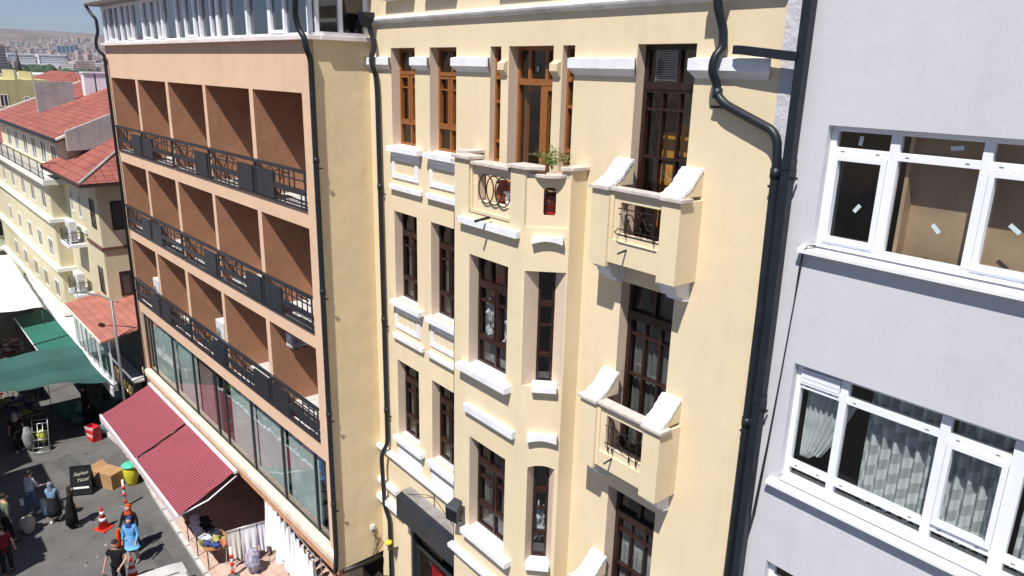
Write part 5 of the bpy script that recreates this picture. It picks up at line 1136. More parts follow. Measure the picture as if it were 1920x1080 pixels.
# ------------------------------------------------------------------ haze
mb = MB(); mb.box(-9000, 400, -1900, 3300, -60, 330)
hzm = bpy.data.materials.new('haze'); hzm.use_nodes = True; t = hzm.node_tree; t.nodes.clear(); o_ = t.nodes.new('ShaderNodeOutputMaterial'); pv = t.nodes.new('ShaderNodeVolumePrincipled')
pv.inputs['Color'].default_value = (.82, .88, 1.0, 1); pv.inputs['Density'].default_value = 9e-5; pv.inputs['Anisotropy'].default_value = .3; t.links.new(pv.outputs[0], o_.inputs['Volume'])
hz = mb.build('haze', hzm, kind='stuff', label='thin blue summer haze over the far city', cat='haze')

# ------------------------------------------------------------------ street lamp
t = thing('street_lamp', 'grey street lamp with a curved arm above the lean-to roof', 'street lamp', (-15.62, -.9, 0), FH)
mb = MB(FH); mb.tube([(-15.62, -.9, 0), (-15.62, -.9, 2.2), (-15.62, -.9, 6.05)], [.07, .06, .045], 10); mb.build('pole', mat('galvanised_grey', (.20, .205, .215), .5, .5, .4, nscale=3, namt=.1), t)
mb = MB(FH); mb.tube([(-15.3, -.72, 6.0), (-15.62, -.9, 6.05), (-16.05, -1.18, 6.18), (-16.5, -1.5, 6.22), (-16.9, -1.75, 6.2)], [.02, .035, .035, .03, .03], 8); mb.build('arm', mat('galvanised_grey', (.2, .2, .2)), t)
mb = MB(FH); mb.blob((-17.15, -1.9, 6.19), (.34, .13, .06), 10, 0, .0); mb.build('lamp_head', mat('lamp_grey', (.35, .36, .36), .5), t)

# ------------------------------------------------------------------ traffic cones, posts, boards
redp = mat('signal_red', (.62, .035, .02), .5, .4, nscale=6, namt=.1); orangep = mat('signal_orange', (.72, .085, .008), .5, .4, nscale=6, namt=.08); whitep = mat('reflective_white', (.75, .75, .75), .5, .4)
def cone(loc, label, h=.78, plain=False, r=.17):
    t = thing('traffic_cone', label, 'traffic cone', loc, FH, 'traffic cones on the road'); M = FH @ Matrix.Translation(loc)
    c = orangep if plain else redp
    def rr(z): return r*(1-z/h*.82)
    mb = MB(M); mb.lathe([(rr(.03), .03), (rr(h*.98), h*.98), (rr(h), h)], n=20); mb.build('body', c, t)
    if not plain:
        for a, b in ((.38, .53), (.68, .82)): mb = MB(M); mb.lathe([(rr(h*a)+.004, h*a), (rr(h*b)+.004, h*b)], n=20); mb.build('white_band', whitep, t)
        mb = MB(M); mb.T = Matrix.Rotation(.5, 4, 'Z'); mb.box(-.22, .22, -.22, .22, 0, .035); mb.build('base', c, t, bevel=.01)
    else:
        mb = MB(M); mb.box(-.16, .16, -.16, .16, 0, .03); mb.build('base', c, t, bevel=.01)
cone((-9.99, -3.25, 0), 'red and white banded cone standing alone left of the walking women')
cone((-8.25, -3.2, 0), 'plain orange cone behind the man in the black t-shirt', .86, True, .19)
cone((-6.67, -3.27, 0), 'red and white banded cone at the bottom edge beside the white car')
def post(loc, label, h=1.02):
    t = thing('marker_post', label, 'marker post', loc, FH, 'red and white marker posts'); M = FH @ Matrix.Translation(loc)
    mb = MB(M); mb.lathe([(.05, .04), (.045, h), (.03, h+.02)], n=14); mb.build('tube', whitep, t)
    for a in (.14, .40, .66): mb = MB(M); mb.lathe([(.052, h*a), (.051, h*(a+.13))], n=14); mb.build('red_band', redp, t)
    mb = MB(M); mb.lathe([(.19, 0), (.18, .03), (.06, .05)], n=18); mb.build('foot', mat('grey_rubber', (.12, .14, .14), .8), t)
post((-10.88, -2.34, 0), 'red and white marker post below the yellow bin'); post((-4.75, -1.02, .11), 'red and white marker post in front of the towel rack')
# A-board
ab = thing('pavement_sign', 'black folding pavement sign with white script standing on the road', 'sign', (-12.75, -3.3, 0), FH, rz=R_(-25))
Ma = FH @ Matrix.Translation((-12.78, -3.22, 0)) @ Matrix.Rotation(R_(62), 4, 'Z')
for s_ in (1, -1):
    mb = MB(Ma @ Matrix.Rotation(R_(14*s_), 4, 'X') if False else Ma); 
    mb.T = Matrix.Translation((0, -.25*s_, 0)) @ Matrix.Rotation(R_(-14*s_), 4, 'X')
    mb.box(-.31, .31, -.012, .012, .06, 1.06); mb.box(-.34, -.31, -.02, .02, 0, 1.08); mb.box(.31, .34, -.02, .02, 0, 1.08); mb.box(-.31, .31, -.02, .02, 1.06, 1.09); mb.box(-.31, .31, -.02, .02, .05, .08)
    pnl = mb.build('panel', blackm, ab)
    if s_ == 1:
        T1 = mb.T.copy()
        mb = MB(Ma); mb.T = T1; mb.box(-.25, .25, -.0155, -.0125, .26, .33); mb.build('white_stripe', whitep, ab)
        for k, (txt, zz, xx) in enumerate((('Seyhan', .72, -.23), ('Yücel', .50, -.14))):
            cu = bpy.data.curves.new('script', 'FONT'); cu.body = txt; cu.size = .17; cu.shear = .45; cu.extrude = .001; cu.offset = -.0005
            to = bpy.data.objects.new('script', cu); COL.objects.link(to); bpy.context.view_layer.update()
            me = bpy.data.meshes.new_from_object(to.evaluated_get(bpy.context.evaluated_depsgraph_get())); bpy.data.objects.remove(to)
            o = bpy.data.objects.new('lettering', me); COL.objects.link(o); me.materials.clear(); me.materials.append(mat('cream_lettering', (.6, .58, .45), .6)); o.parent = ab
            Mo = Ma @ T1 @ Matrix.Translation((xx, -.0145, zz)) @ Matrix.Rotation(R_(8), 4, 'Y').inverted() @ Matrix.Rotation(R_(90), 4, 'X')
            o.matrix_parent_inverse = Matrix.Identity(4); o.matrix_local = WM[ab.name].inverted() @ Mo; WM[o.name] = Mo
# cardboard box lying on its side
bxm = mat('cardboard', (.40, .235, .12), .85, .2, nscale=3, namt=.12)
t = thing('cardboard_box', 'open cardboard box lying on its side beside the yellow bin', 'box', (-12.8, -2.4, 0), FH)
Mb = FH @ Matrix.Translation((-12.75, -2.35, 0)) @ Matrix.Rotation(R_(28), 4, 'Z')
mb = MB(Mb); a, b, c = .42, .30, .58
for q in (((-a,-b,0),(a,-b,0),(a,b,0),(-a,b,0)), ((-a,-b,c),(a,-b,c),(a,b,c),(-a,b,c)), ((-a,-b,0),(a,-b,0),(a,-b,c),(-a,-b,c)), ((-a,b,0),(a,b,0),(a,b,c),(-a,b,c)), ((a,-b,0),(a,b,0),(a,b,c),(a,-b,c))): mb.quad(*q)
mb.build('body', bxm, t, recalc=False); mb = MB(Mb)
mb.quad((-a,-b,0),(-a,-b,c),(-a-.26,-b-.12,c-.02),(-a-.26,-b-.12,.02)); mb.build('flap', bxm, t, recalc=False); mb = MB(Mb)
mb.quad((-a,-b,c),(-a,b,c),(-a-.22,b,c+.14),(-a-.22,-b,c+.14)); mb.build('flap', bxm, t, recalc=False)
# yellow bin with a green cloth lid
t = thing('yellow_bin', 'yellow bag lined bin with a turquoise lid behind the marker post', 'bin', (-12.3, -1.75, 0), FH)
mb = MB(FH); mb.lathe([(.17, 0), (.20, .12), (.25, .35), (.26, .62), (.22, .74)], (-12.3, -1.75, 0), 16); mb.build('bag', mat('yellow_bag', (.55, .50, .03), .4, .4, nscale=5, namt=.12), t)
mb = MB(FH); mb.lathe([(.28, .73), (.30, .78), (.22, .83), (.02, .85)], (-12.3, -1.75, 0), 16); mb.build('lid', mat('turquoise_lid', (.08, .50, .33), .5, .4), t)
# hand trolley
al = mat('bare_aluminium', (.55, .56, .57), .4, .5, .7)
t = thing('market_trolley', 'metal framed market trolley with yellow load beside the standing man', 'trolley', (-17.1, -3.7, 0), FH)
mt_ = FH @ Matrix.Translation((-17.1, -3.72, 0)) @ Matrix.Rotation(R_(68), 4, 'Z')
mb = MB(mt_)
for x in (-.27, .27): mb.tube([(x, -.10, .12), (x, .10, .7), (x, .26, 1.2), (x, .38, 1.25)], .018, 6)
for z, y in ((.16, -.09), (.45, .01), (.75, .12), (1.05, .22), (1.2, .26)): mb.tube([(-.27, y, z), (.27, y, z)], .015, 6)
for x in (-.09, .09): mb.tube([(x, -.09, .16), (x, .22, 1.05)], .012, 6)
mb.tube([(-.27, -.10, .12), (-.27, -.42, .12), (.27, -.42, .12), (.27, -.10, .12)], .018, 6); mb.build('frame', al, t)
for x in (-.32, .32): mb = MB(mt_); mb.T = Matrix.Translation((x, .0, .11)) @ Matrix.Rotation(R_(90), 4, 'Y'); mb.lathe([(.04, -.03), (.11, -.03), (.11, .03), (.04, .03)], n=14); mb.build('wheel', blackm, t)
mb = MB(mt_); mb.blob((0, .22, .5), (.2, .12, .3), 8, 0, .3, 2); mb.build('yellow_net', mat('yellow_net', (.42, .44, .06), .8, .2, nscale=9, namt=.5), t)
t = thing('cloth_bundle', 'grey cloth covered bundle standing between the man and the trolley', 'bundle', (-17.3, -4.1, 0), FH)
mb = MB(FH); mb.blob((-17.3, -4.08, .5), (.17, .22, .5), 12, 0, .2, 3); mb.build('cloth', mat('grey_cloth', (.25, .25, .26), .9, .1, nscale=6, namt=.3), t)
# stacked red crates and odds beside them
for k in range(4):
    t = thing('red_crate', ['lowest red plastic crate of the stack at the pavement corner', 'second lowest red crate of the pavement corner stack', 'second highest red crate of the pavement corner stack', 'topmost red crate of the pavement corner stack'][k], 'crate', (-16.75, -1.95, .0+k*.15), FH, 'red plastic crates')
    M = FH @ Matrix.Translation((-16.75, -1.95, k*.155)) @ Matrix.Rotation(R_(10+5*k), 4, 'Z')
    mb = MB(M); w_, d, h = .24, .17, .15
    mb.box(-w_, w_, -d, d, 0, .015); mb.box(-w_, -w_+.015, -d, d, .015, h); mb.box(w_-.015, w_, -d, d, .015, h); mb.box(-w_+.015, w_-.015, -d, -d+.015, .015, h); mb.box(-w_+.015, w_-.015, d-.015, d, .015, h); mb.build('body', mat('crate_red', (.50, .03, .04), .5, .4), t)
    mb = MB(M); mb.box(-w_-.012, w_+.012, -d-.012, -d-.001, h-.03, h); mb.box(-w_+.03, w_-.03, -d-.006, -d-.001, .05, .07); mb.build('rim', whitep if k % 2 else mat('crate_red', (.5, .03, .04)), t)
t = thing('water_bottle', 'large blue water bottle standing behind the red crates', 'bottle', (-16.9, -1.6, .11), FH); mb = MB(FH); mb.lathe([(.13, 0), (.14, .05), (.14, .32), (.05, .42), (.04, .47)], (-16.95, -1.55, .11), 14); mb.build('body', mat('blue_bottle', (.10, .25, .30), .2, .6), t)
mb = MB(FH); mb.lathe([(.045, .47), (.045, .51), (.0, .51)], (-16.95, -1.55, .11), 10); mb.build('cap', whitep, t)
t = thing('folding_chair', 'pale folding chair at the corner under the striped awning', 'chair', (-16.2, -1.0, .11), FH)
mb = MB(FH); mb.box(-16.45, -16.0, -1.2, -.8, .53, .56); mb.build('seat', lightconc, t); mb = MB(FH); mb.box(-16.48, -16.44, -1.2, -.8, .6, .98); mb.build('backrest', lightconc, t)
for x in (-16.45, -16.02):
    for y in (-1.18, -.82): mb = MB(FH); mb.tube([(x, y, .11), (x, y, .53)], .015, 6); mb.build('leg', al, t)
# planter strip
t = thing('planter', 'low pale planter with yellowing grasses along the pavement edge', 'planter', (-16.1, -1.45, .11), FH)
mb = MB(FH); mb.prism([(-17.1, -1.35), (-15.3, -1.18), (-15.3, -.98), (-17.0, -1.12)], 'z', .112, .30); mb.build('trough', lightconc, t)
for i, (u, y) in enumerate(((-16.8, -1.3), (-16.4, -1.2), (-15.9, -1.16), (-15.6, -1.12))):
    leafy(t, (u, y, .42), .17, 170, [mat('olive_leaf', (.12, .14, .05), .8), mat('straw_leaf', (.28, .26, .12), .8)], 30+i, .035, .6, FH, False)
# green sacks and covered goods
sackm = [mat('green_net_sack', (.06, .16, .13), .6, .3, nscale=7, namt=.5), mat('dark_green_cover', (.02, .045, .04), .5, .4, nscale=6, namt=.5), mat('pale_green_plastic', (.16, .33, .27), .4, .5, nscale=8, namt=.4)]
sk = [(-19.6, -2.25, .35, .42, .34, .33, 0, 'big light green sack at the front left of the sack pile'), (-19.15, -1.75, .42, .32, .3, .38, 2, 'pale green plastic wrapped sack leaning beside the big light green one'), (-18.7, -2.1, .24, .34, .28, .22, 0, 'low light green sack on the road side of the sack pile'),
      (-18.9, -1.2, .5, .36, .3, .45, 1, 'dark green covered bale behind the low sack'), (-18.2, -1.0, .5, .34, .3, .42, 1, 'dark green covered bale in the middle of the pile by the shopfront'), (-17.5, -.85, .55, .34, .28, .45, 1, 'glossy dark green bale closest to the lamp post'), (-18.3, -.6, 1.05, .3, .25, .25, 2, 'pale green bundle on top of the dark bales'), (-19.4, -.7, .6, .35, .3, .5, 1, 'dark green covered bale furthest up the street in the pile')]
for i, (u, y, z, a, b, c, m, lb) in enumerate(sk):
    mb = MB(FH); mb.blob((u, y, z), (a, b, c), 16, 0, .28, i*2.3); mb.build('sack', sackm[m], None, lb, 'sack', 'green sacks and bales', recalc=False)
# stalls under the tarpaulins: tables with mixed goods
def stall(u0, u1, y0, y1, label, cols, seed, z=.78, n=40, dark=True):
    t = thing('market_stall', label, 'stall', ((u0+u1)/2, (y0+y1)/2, 0), FH)
    mb = MB(FH); mb.box(u0, u1, y0, y1, z-.03, z); mb.build('table_top', mat('stall_board', (.22, .17, .12), .8), t)
    for x in (u0+.05, u1-.05):
        for y in (y0+.05, y1-.05): mb = MB(FH); mb.tube([(x, y, 0.0), (x, y, z-.03)], .02, 5); mb.build('leg', iron, t)
    rd = random.Random(seed)
    ms_ = [mat('goods_'+str(c).replace(' ', ''), c, .8, .2, nscale=12, namt=.4) for c in cols]
    mb = MB(FH)
    for i in range(n): s_ = rd.uniform(.06, .15); mb.blob((rd.uniform(u0+.1, u1-.1), rd.uniform(y0+.1, y1-.1), z+s_*.5), (s_*rd.uniform(.8, 1.6), s_*rd.uniform(.8, 1.4), s_*.7), 7, rd.randrange(len(ms_)), .4, i)
    mb.build('folded_goods', ms_, None, 'loose heap of folded goods lying on the '+label, 'goods', kind='stuff', recalc=False)
stall(-21.2, -18.9, -4.5, -3.2, 'stall of purple and grey clothes under the green tarpaulin', [(.14, .07, .17), (.16, .15, .17), (.30, .30, .31), (.25, .27, .06), (.05, .05, .07)], 3, n=70)
stall(-23.4, -21.6, -5.6, -4.2, 'dark red cloth stall at the left edge under the green tarpaulin', [(.30, .02, .03), (.2, .02, .02), (.1, .1, .1)], 4)
stall(-26.5, -24.4, -4.6, -3.0, 'red cloth stall beside the flat green awnings', [(.35, .02, .03), (.30, .28, .27), (.12, .05, .05)], 5, n=60)
stall(-29.5, -27.2, -4.0, -2.4, 'crowded grey and white goods stall under the white tarpaulin', [(.4, .4, .42), (.15, .14, .15), (.5, .48, .47), (.3, .05, .08)], 6, n=80)
stall(-24.0, -22.0, -3.9, -2.9, 'dark red draped stall next to the middle green awning', [(.12, .01, .015), (.3, .27, .25), (.08, .06, .05)], 7, n=40)
# linen table, towel rack, hanging white clothes by the hotel
t = thing('linen_table', 'long folding table piled with dark and white folded linen at the pavement edge', 'table', (-6.4, -1.2, .11), FH)
mb = MB(FH); mb.prism([(-7.45, -1.05), (-7.4, -1.48), (-5.45, -1.50), (-5.2, -.72), (-5.95, -.68)], 'z', .80, .84); mb.build('table_top', mat('orange_board', (.34, .16, .06), .8), t)
for (x, y) in ((-7.35, -1.42), (-7.35, -1.1), (-5.5, -1.45), (-5.3, -.8), (-6.4, -1.46)): mb = MB(FH); mb.tube([(x, y, .11), (x, y, .8)], .016, 5); mb.build('leg', iron, t)
lin = [((.03, .03, .045), 'dark'), ((.70, .70, .72), 'white'), ((.55, .56, .60), 'pale'), ((.36, .36, .12), 'yellow green'), ((.50, .17, .09), 'orange'), ((.06, .08, .24), 'blue'), ((.12, .16, .04), 'olive')]
spots = [(-7.2, -1.2, 1, .16), (-6.85, -1.3, 1, .17), (-6.95, -1.0, 0, .18), (-6.6, -1.1, 0, .18), (-6.5, -1.34, 1, .17), (-6.3, -1.05, 0, .2), (-6.2, -1.36, 2, .15), (-6.0, -1.0, 0, .17), (-5.95, -1.3, 2, .15), (-5.75, -1.05, 3, .16), (-5.6, -.85, 3, .12), (-5.45, -.95, 4, .15), (-5.35, -.82, 4, .1), (-5.65, -1.35, 5, .13), (-5.45, -1.2, 5, .13), (-5.8, -1.45, 6, .09)]
for i, (x, y, c, s_) in enumerate(spots):
    mb = MB(FH); rq = random.Random(i)
    if c in (3, 4, 5):
        for k in range(4): mb.blob((x+rq.uniform(-.07, .07), y+rq.uniform(-.06, .06), .88+k*.02), (s_*.8, s_*.6, .05), 12, 0, .6, i*3+k)
    else:
        for k in range(4):
            mb.T = Matrix.Translation((x, y, .842+k*.032)) @ Matrix.Rotation(rq.uniform(-.3, .3), 4, 'Z'); mb.box(-s_*1.0, s_*1.0, -s_*.8, s_*.8, 0, .028)
        mb.T = Matrix.Identity(4)
    mb.build('linen_stack', mat('linen_'+lin[c][1].replace(' ', '_'), lin[c][0], .9, .1, nscale=9, namt=.35), None, lin[c][1]+' folded cloths on the linen table, stack '+['at the far left corner','in front near the left','behind near the left','behind left of centre','in front left of centre','behind the middle','in front of the middle','behind right of centre','in front right of centre','behind the yellow heap','beside the towel rack','nearest the rack post','right at the rack end','in front of the blue heap','at the right front corner','at the front edge'][i], 'linen', 'stacks of linen on the pavement table', recalc=False)
t = thing('towel_rack', 'metal clothes rack hung with white and cream towels in front of the hotel shop', 'clothes rack', (-5.15, .1, .11), FH)
ra0, ra1 = Vector((-5.22, -.95, 1.38)), Vector((-4.95, .52, 1.38))
mb = MB(FH); mb.tube([ra0+Vector((0,0,.01)), ra1+Vector((0,0,.01))], .016, 6)
for p in (ra0, ra1):
    for s_ in (-.22, .22): mb.tube([p, (p.x+s_, p.y, .11)], .014, 5)
mb.build('frame', al, t)
def hung(par, p, q, drop, m, name='towel', seed=0, off=.03, FR=FH):
    mb = MB(FR); n = 14; k = 10; vs = []; p, q = Vector(p), Vector(q); side = (q-p).cross(Vector((0,0,1))).normalized()
    for s_ in (1, -1):
        b = len(vs)
        for j in range(k+1):
            for i in range(n+1):
                t_ = j/k; c = p+(q-p)*i/n; w_ = off+.04*t_+.035*t_*math.sin(i*1.1+seed)+.02*t_*noise.noise(Vector((i*.4, j*.3, seed)))
                vs.append(c+side*s_*w_+Vector((0, 0, -drop*t_*(1+.05*math.sin(i*.6+seed)) if s_ > 0 else -drop*.85*t_)))
    N_ = (n+1)*(k+1); fs = []
    for s_ in range(2):
        fs += [(s_*N_+j*(n+1)+i, s_*N_+j*(n+1)+i+1, s_*N_+(j+1)*(n+1)+i+1, s_*N_+(j+1)*(n+1)+i) for j in range(k) for i in range(n)]
    fs += [(i, i+1, N_+i+1, N_+i) for i in range(n)]
    mb.add(vs, fs, 0, True); return mb
tw = [mat('towel_cream', (.62, .60, .53), .95, .1, nscale=3, namt=.06), mat('towel_white', (.76, .76, .78), .95, .1, nscale=3, namt=.05), mat('towel_lilac_white', (.70, .70, .80), .95, .1, nscale=3, namt=.05)]
for i, (a, b, d, m) in enumerate(((.02, .25, .98, 0), (.27, .58, 1.02, 1), (.60, .78, .98, 2), (.79, .98, .95, 2))):
    hung(None, ra0+(ra1-ra0)*a, ra0+(ra1-ra0)*b, d, tw[m], seed=i).build('towel', tw[m], None, ['cream towel at the street end of the rack', 'wide white towel second from the street end of the rack', 'lilac white towel second from the hotel end of the rack', 'lilac white towel at the hotel end of the rack'][i], 'towel', 'towels on the rack', recalc=False)
rd = random.Random(77)
for i in range(11):
    x = -4.55+i*.32; y = .16+.0*i; z = 2.42-.02*i; L_ = rd.uniform(1.15, 1.6)
    mb = MB(FH); n = 16; k = 8; vs = []
    for j in range(k+1):
        t_ = j/k
        for q in range(n): a_ = q/n*6.283; rr = (.06+.13*t_)*(1+.25*math.sin(a_*4+i)); vs.append((x+rr*1.1*math.cos(a_), y-.05-.02*i+rr*.8*math.sin(a_), z-L_*t_*(1+.03*math.sin(a_*3))))
    mb.add(vs, [(j*n+q, j*n+(q+1) % n, (j+1)*n+(q+1) % n, (j+1)*n+q) for j in range(k) for q in range(n)], 0, True)
    mb.build('white_garment', tw[1], None, ['first','second','third','fourth','fifth','middle','seventh','eighth','ninth','tenth','last'][i]+' white lace garment of the hanging row counted from the towel rack', 'garment', 'white garments hanging below the hotel', recalc=False)
t = thing('garment_rail', 'metal rail carrying the row of hanging white garments', 'rail', (-3, .15, .11), FH); mb = MB(FH); mb.tube([(-4.7, .14, 2.46), (-1.2, .0, 2.25)], .015, 5); mb.build('bar', al, t)
for x in (-4.7, -1.2): mb = MB(FH); mb.tube([(x, .1, .11), (x, .1, 2.45)], .015, 5); mb.build('upright', al, t)
mb = MB(FH); mb.blob((-4.6, -.45, .48), (.28, .22, .38), 14, 0, .35, 4); mb.build('plaid_bag', striped('plaid_cloth', (.45, .36, .38), (.18, .22, .38), .09, 'X', .5, .9), None, 'plaid cloth bundle on the pavement in front of the towel rack', 'bundle', recalc=False)
t = thing('clothes_rail', 'rail of dark garments with a blue bin liner beside the hotel side wall', 'clothes rail', (.6, .3, .1), FH)
mb = MB(FH); mb.tube([(.15, -.1, 1.75), (1.0, 1.0, 1.75)], .016, 6)
for p in ((.15, -.1), (1.0, 1.0)): mb.tube([(p[0], p[1], .11), (p[0], p[1], 1.75)], .016, 6)
mb.build('frame', al, t)
gc = [(.03, .03, .035), (.05, .04, .05), (.12, .10, .11), (.02, .02, .03), (.16, .15, .17)]
for i in range(9):
    p = Vector((.2+.085*i, -.02+.11*i, 1.73)); hung(None, p-Vector((.22, -.17, 0)), p+Vector((.22, -.17, 0)), .95, None, seed=i, off=.02).build('dark_garment', mat('garment_%s' % 'abcde'[i % 5], gc[i % 5], .9, .1, nscale=4, namt=.3), None, ['first','second','third','fourth','middle','sixth','seventh','eighth','last'][i]+' dark garment on the clothes rail counted from the hotel corner', 'garment', 'dark garments on the clothes rail', recalc=False)
mb = MB(FH); mb.blob((.15, -.55, .95), (.38, .3, .42), 14, 0, .2, 6); mb.build('blue_bag', mat('blue_bag', (.06, .07, .36), .45, .4, nscale=4, namt=.2), None, 'blue plastic bag of goods at the foot of the hotel corner', 'bag', recalc=False)
mb = MB(FH); mb.blob((.55, .75, 2.05), (.40, .3, .32), 16, 0, .5, 9); mb.build('black_bundle', mat('black_plastic', (.012, .012, .014), .4, .5, nscale=5, namt=.3), None, 'black plastic covered bundle below the hotel side wall', 'bundle', recalc=False)
# white car, only its roof and rear reach the picture
cw = mat('white_car_paint', (.80, .81, .82), .25, .5, coat=.6)
t = thing('parked_car', 'white car roof just entering the bottom edge of the picture', 'car', (-3.6, -3.4, 0), FH)
Mc = FH @ Matrix.Translation((-3.5, -3.2, 0)) @ Matrix.Rotation(R_(-4), 4, 'Z')
mb = MB(Mc); prof = [(-2.1, .35), (-2.15, .75), (-1.9, .95), (-1.35, 1.0), (-.75, 1.38), (-.1, 1.46), (.9, 1.42), (1.6, 1.02), (2.05, .9), (2.1, .4)]
NW = 8; vs = []
for (x, z) in prof:
    for k in range(NW+1):
        s_ = (k/NW-.5)*2; wd = .84 if z < 1.05 else .84-.42*(z-1.05)*1.1; vs.append((x, s_*wd, z-(abs(s_)**4)*.07))
mb.add(vs, [(i*(NW+1)+k, i*(NW+1)+k+1, (i+1)*(NW+1)+k+1, (i+1)*(NW+1)+k) for i in range(len(prof)-1) for k in range(NW)], 0, True)
for s_ in (0, NW): mb.add([vs[i*(NW+1)+s_] for i in range(len(prof))], [tuple(range(len(prof)))])
mb.build('body', cw, t)
for x in (-1.35, 1.3):
    for y in (-.76, .76): mb = MB(Mc); mb.T = Matrix.Translation((x, y, .31)) @ Matrix.Rotation(R_(90), 4, 'X'); mb.lathe([(.18, -.09), (.31, -.09), (.32, 0), (.31, .09), (.18, .09)], n=18); mb.build('wheel', blackm, t)
mb = MB(Mc); mb.quad((-1.28, -.6, 1.06), (-1.28, .6, 1.06), (-.80, .52, 1.375), (-.80, -.52, 1.375)); mb.build('windscreen', winglass, t, recalc=False)
#@@NEXT

# ------------------------------------------------------------------ people (skin-modifier bodies in world scale, facing local -y)
def skinmesh(name, V, E, M, par, m, sub=1, root=0):
    me = bpy.data.meshes.new('tmp'); me.from_pydata([v[0] for v in V], E, [])
    o = bpy.data.objects.new('tmp', me); COL.objects.link(o)
    s_ = o.modifiers.new('s', 'SKIN'); s_.use_smooth_shade = True
    sv = me.skin_vertices[0].data if me.skin_vertices else None
    if sv is None:
        bm = bmesh.new(); bm.from_mesh(me); bm.verts.layers.skin.verify(); bm.to_mesh(me); bm.free(); sv = me.skin_vertices[0].data
    for i, v in enumerate(V):
        r = v[1]; sv[i].radius = r if isinstance(r, tuple) else (r, r); sv[i].use_root = (i == root)
    d = o.modifiers.new('d', 'SUBSURF'); d.levels = sub; d.render_levels = sub
    bpy.context.view_layer.update()
    out = bpy.data.meshes.new_from_object(o.evaluated_get(bpy.context.evaluated_depsgraph_get()))
    bpy.data.objects.remove(o); bpy.data.meshes.remove(me)
    out.name = name; out.materials.clear(); out.materials.append(m)
    for p in out.polygons: p.use_smooth = True
    q = bpy.data.objects.new(name, out); COL.objects.link(q); q.parent = par; WM[q.name] = WM[par.name]
    return q
def person(label, loc, rz, H=1.68, top=None, bottom=None, hair=None, hijab=None, dress=None, armL=None, armR=None, step=.12, short=False, lean=0, bag=None, cap=None, shoes=None, female=False, sidebag=None, dress_len=.42):
    t = thing('person', label, 'person', loc, FH, rz=rz); M = WM[t.name]; k = H/1.70
    def S(x, y, z): return (x*k, (y-lean*max(0, z-.9))*k, z*k)
    sh = .175 if female else .195
    hipx = .09
    fl, fr = -step, step            # left foot forward, right foot back
    armL = armL or ((-.235, .02, 1.13), (-.25, -.04, .88)); armR = armR or ((.235, .02, 1.13), (.25, -.02, .88))
    V = []; E = []
    def v(p, r, pr=None):
        V.append((S(*p), (r[0]*k, r[1]*k) if isinstance(r, tuple) else r*k)); 
        if pr is not None: E.append((pr, len(V)-1))
        return len(V)-1
    pel = v((0, 0, .95), (.14, .10)); wa = v((0, 0, 1.10), (.125, .09), pel); ch = v((0, .005, 1.30), (.15, .105), wa); nb = v((0, .01, 1.44), (.075, .06), ch)
    nk = v((0, .0, 1.50), .052, nb); hj = v((0, -.015, 1.56), (.062, .07), nk); hd = v((0, -.005, 1.63), (.074, .088), hj); cr_ = v((0, .005, 1.68), (.05, .06), hd)
    v((0, -.108, 1.595), .011, hj)        # nose
    for s_ in (-1, 1): v((s_*.085, .01, 1.60), .012, hd)
    for s_, ar in ((-1, armL), (1, armR)):
        so_ = v((s_*sh*.9, .01, 1.41), .052, ch); el = v(ar[0], .036, so_); wr = v(ar[1], .024, el)
        d = (Vector(ar[1])-Vector(ar[0])).normalized(); ha = Vector(ar[1])+d*.05; pa = v(tuple(ha), (.030, .02), wr)
        side = d.cross(Vector((0, 1, 0) if abs(d.y) < .8 else (1, 0, 0))).normalized()
        for f in range(4):
            o_ = side*(f-1.5)*.017; L_ = (.042, .05, .047, .036)[f]; p1 = ha+d*.045+o_; p2 = p1+d*L_*.9+Vector((0, -.008, 0))
            a_ = v(tuple(p1), .0085, pa); v(tuple(p2), .007, a_)
        p1 = ha+side*(-.035)+d*.005; a_ = v(tuple(p1), .009, pa); v(tuple(p1+d*.03-side*.006), .008, a_)
    for s_, f in ((-1, fl), (1, fr)):
        hp = v((s_*hipx, 0, .90), .082, pel); kn = v((s_*(hipx+.005), f*.45-.02*(1 if f < 0 else -.3), .49), .055, hp); an = v((s_*hipx, f, .09), .036, kn); to = v((s_*(hipx+.01), f-.13, .035), (.035, .022), an)
    skinmesh('body', V, E, M, t, skin)
    # clothes
    def chain(name, pts, m, sub=1):
        V2 = []; E2 = []
        for p, r, pr in pts:
            V2.append((S(*p), (r[0]*k, r[1]*k) if isinstance(r, tuple) else r*k))
            if pr is not None: E2.append((pr, len(V2)-1))
        return skinmesh(name, V2, E2, M, t, m, sub)
    if top:
        P = [((0, 0, .80), (.185, .14), None), ((0, 0, .95), (.175, .135), 0), ((0, 0, 1.10), (.155, .12), 1), ((0, .005, 1.29), (.175, .13), 2), ((0, .01, 1.42), (.10, .08), 3)]
        for s_, ar in ((-1, armL), (1, armR)):
            b0 = len(P); P.append(((s_*sh*.92, .01, 1.39), .072, 3)); a0 = Vector((s_*sh*.92, .01, 1.39)); a1 = Vector(ar[0]); a2 = Vector(ar[1])
            if short: P.append((tuple(a0+(a1-a0)*.62), .062, b0))
            else: P.append((tuple(a1), .052, b0)); P.append((tuple(a1+(a2-a1)*.92), .038, b0+1))
        chain('top', P, top)
    if bottom:
        P = [((0, 0, 1.08), (.15, .115), None)]
        for s_, f in ((-1, fl), (1, fr)):
            b0 = len(P); P += [((s_*hipx, 0, .88), .10, 0), ((s_*(hipx+.005), f*.45-.02*(1 if f < 0 else -.3), .49), .072, b0), ((s_*hipx, f*.98, .12), .058, b0+1)]
        chain('trousers', P, bottom)
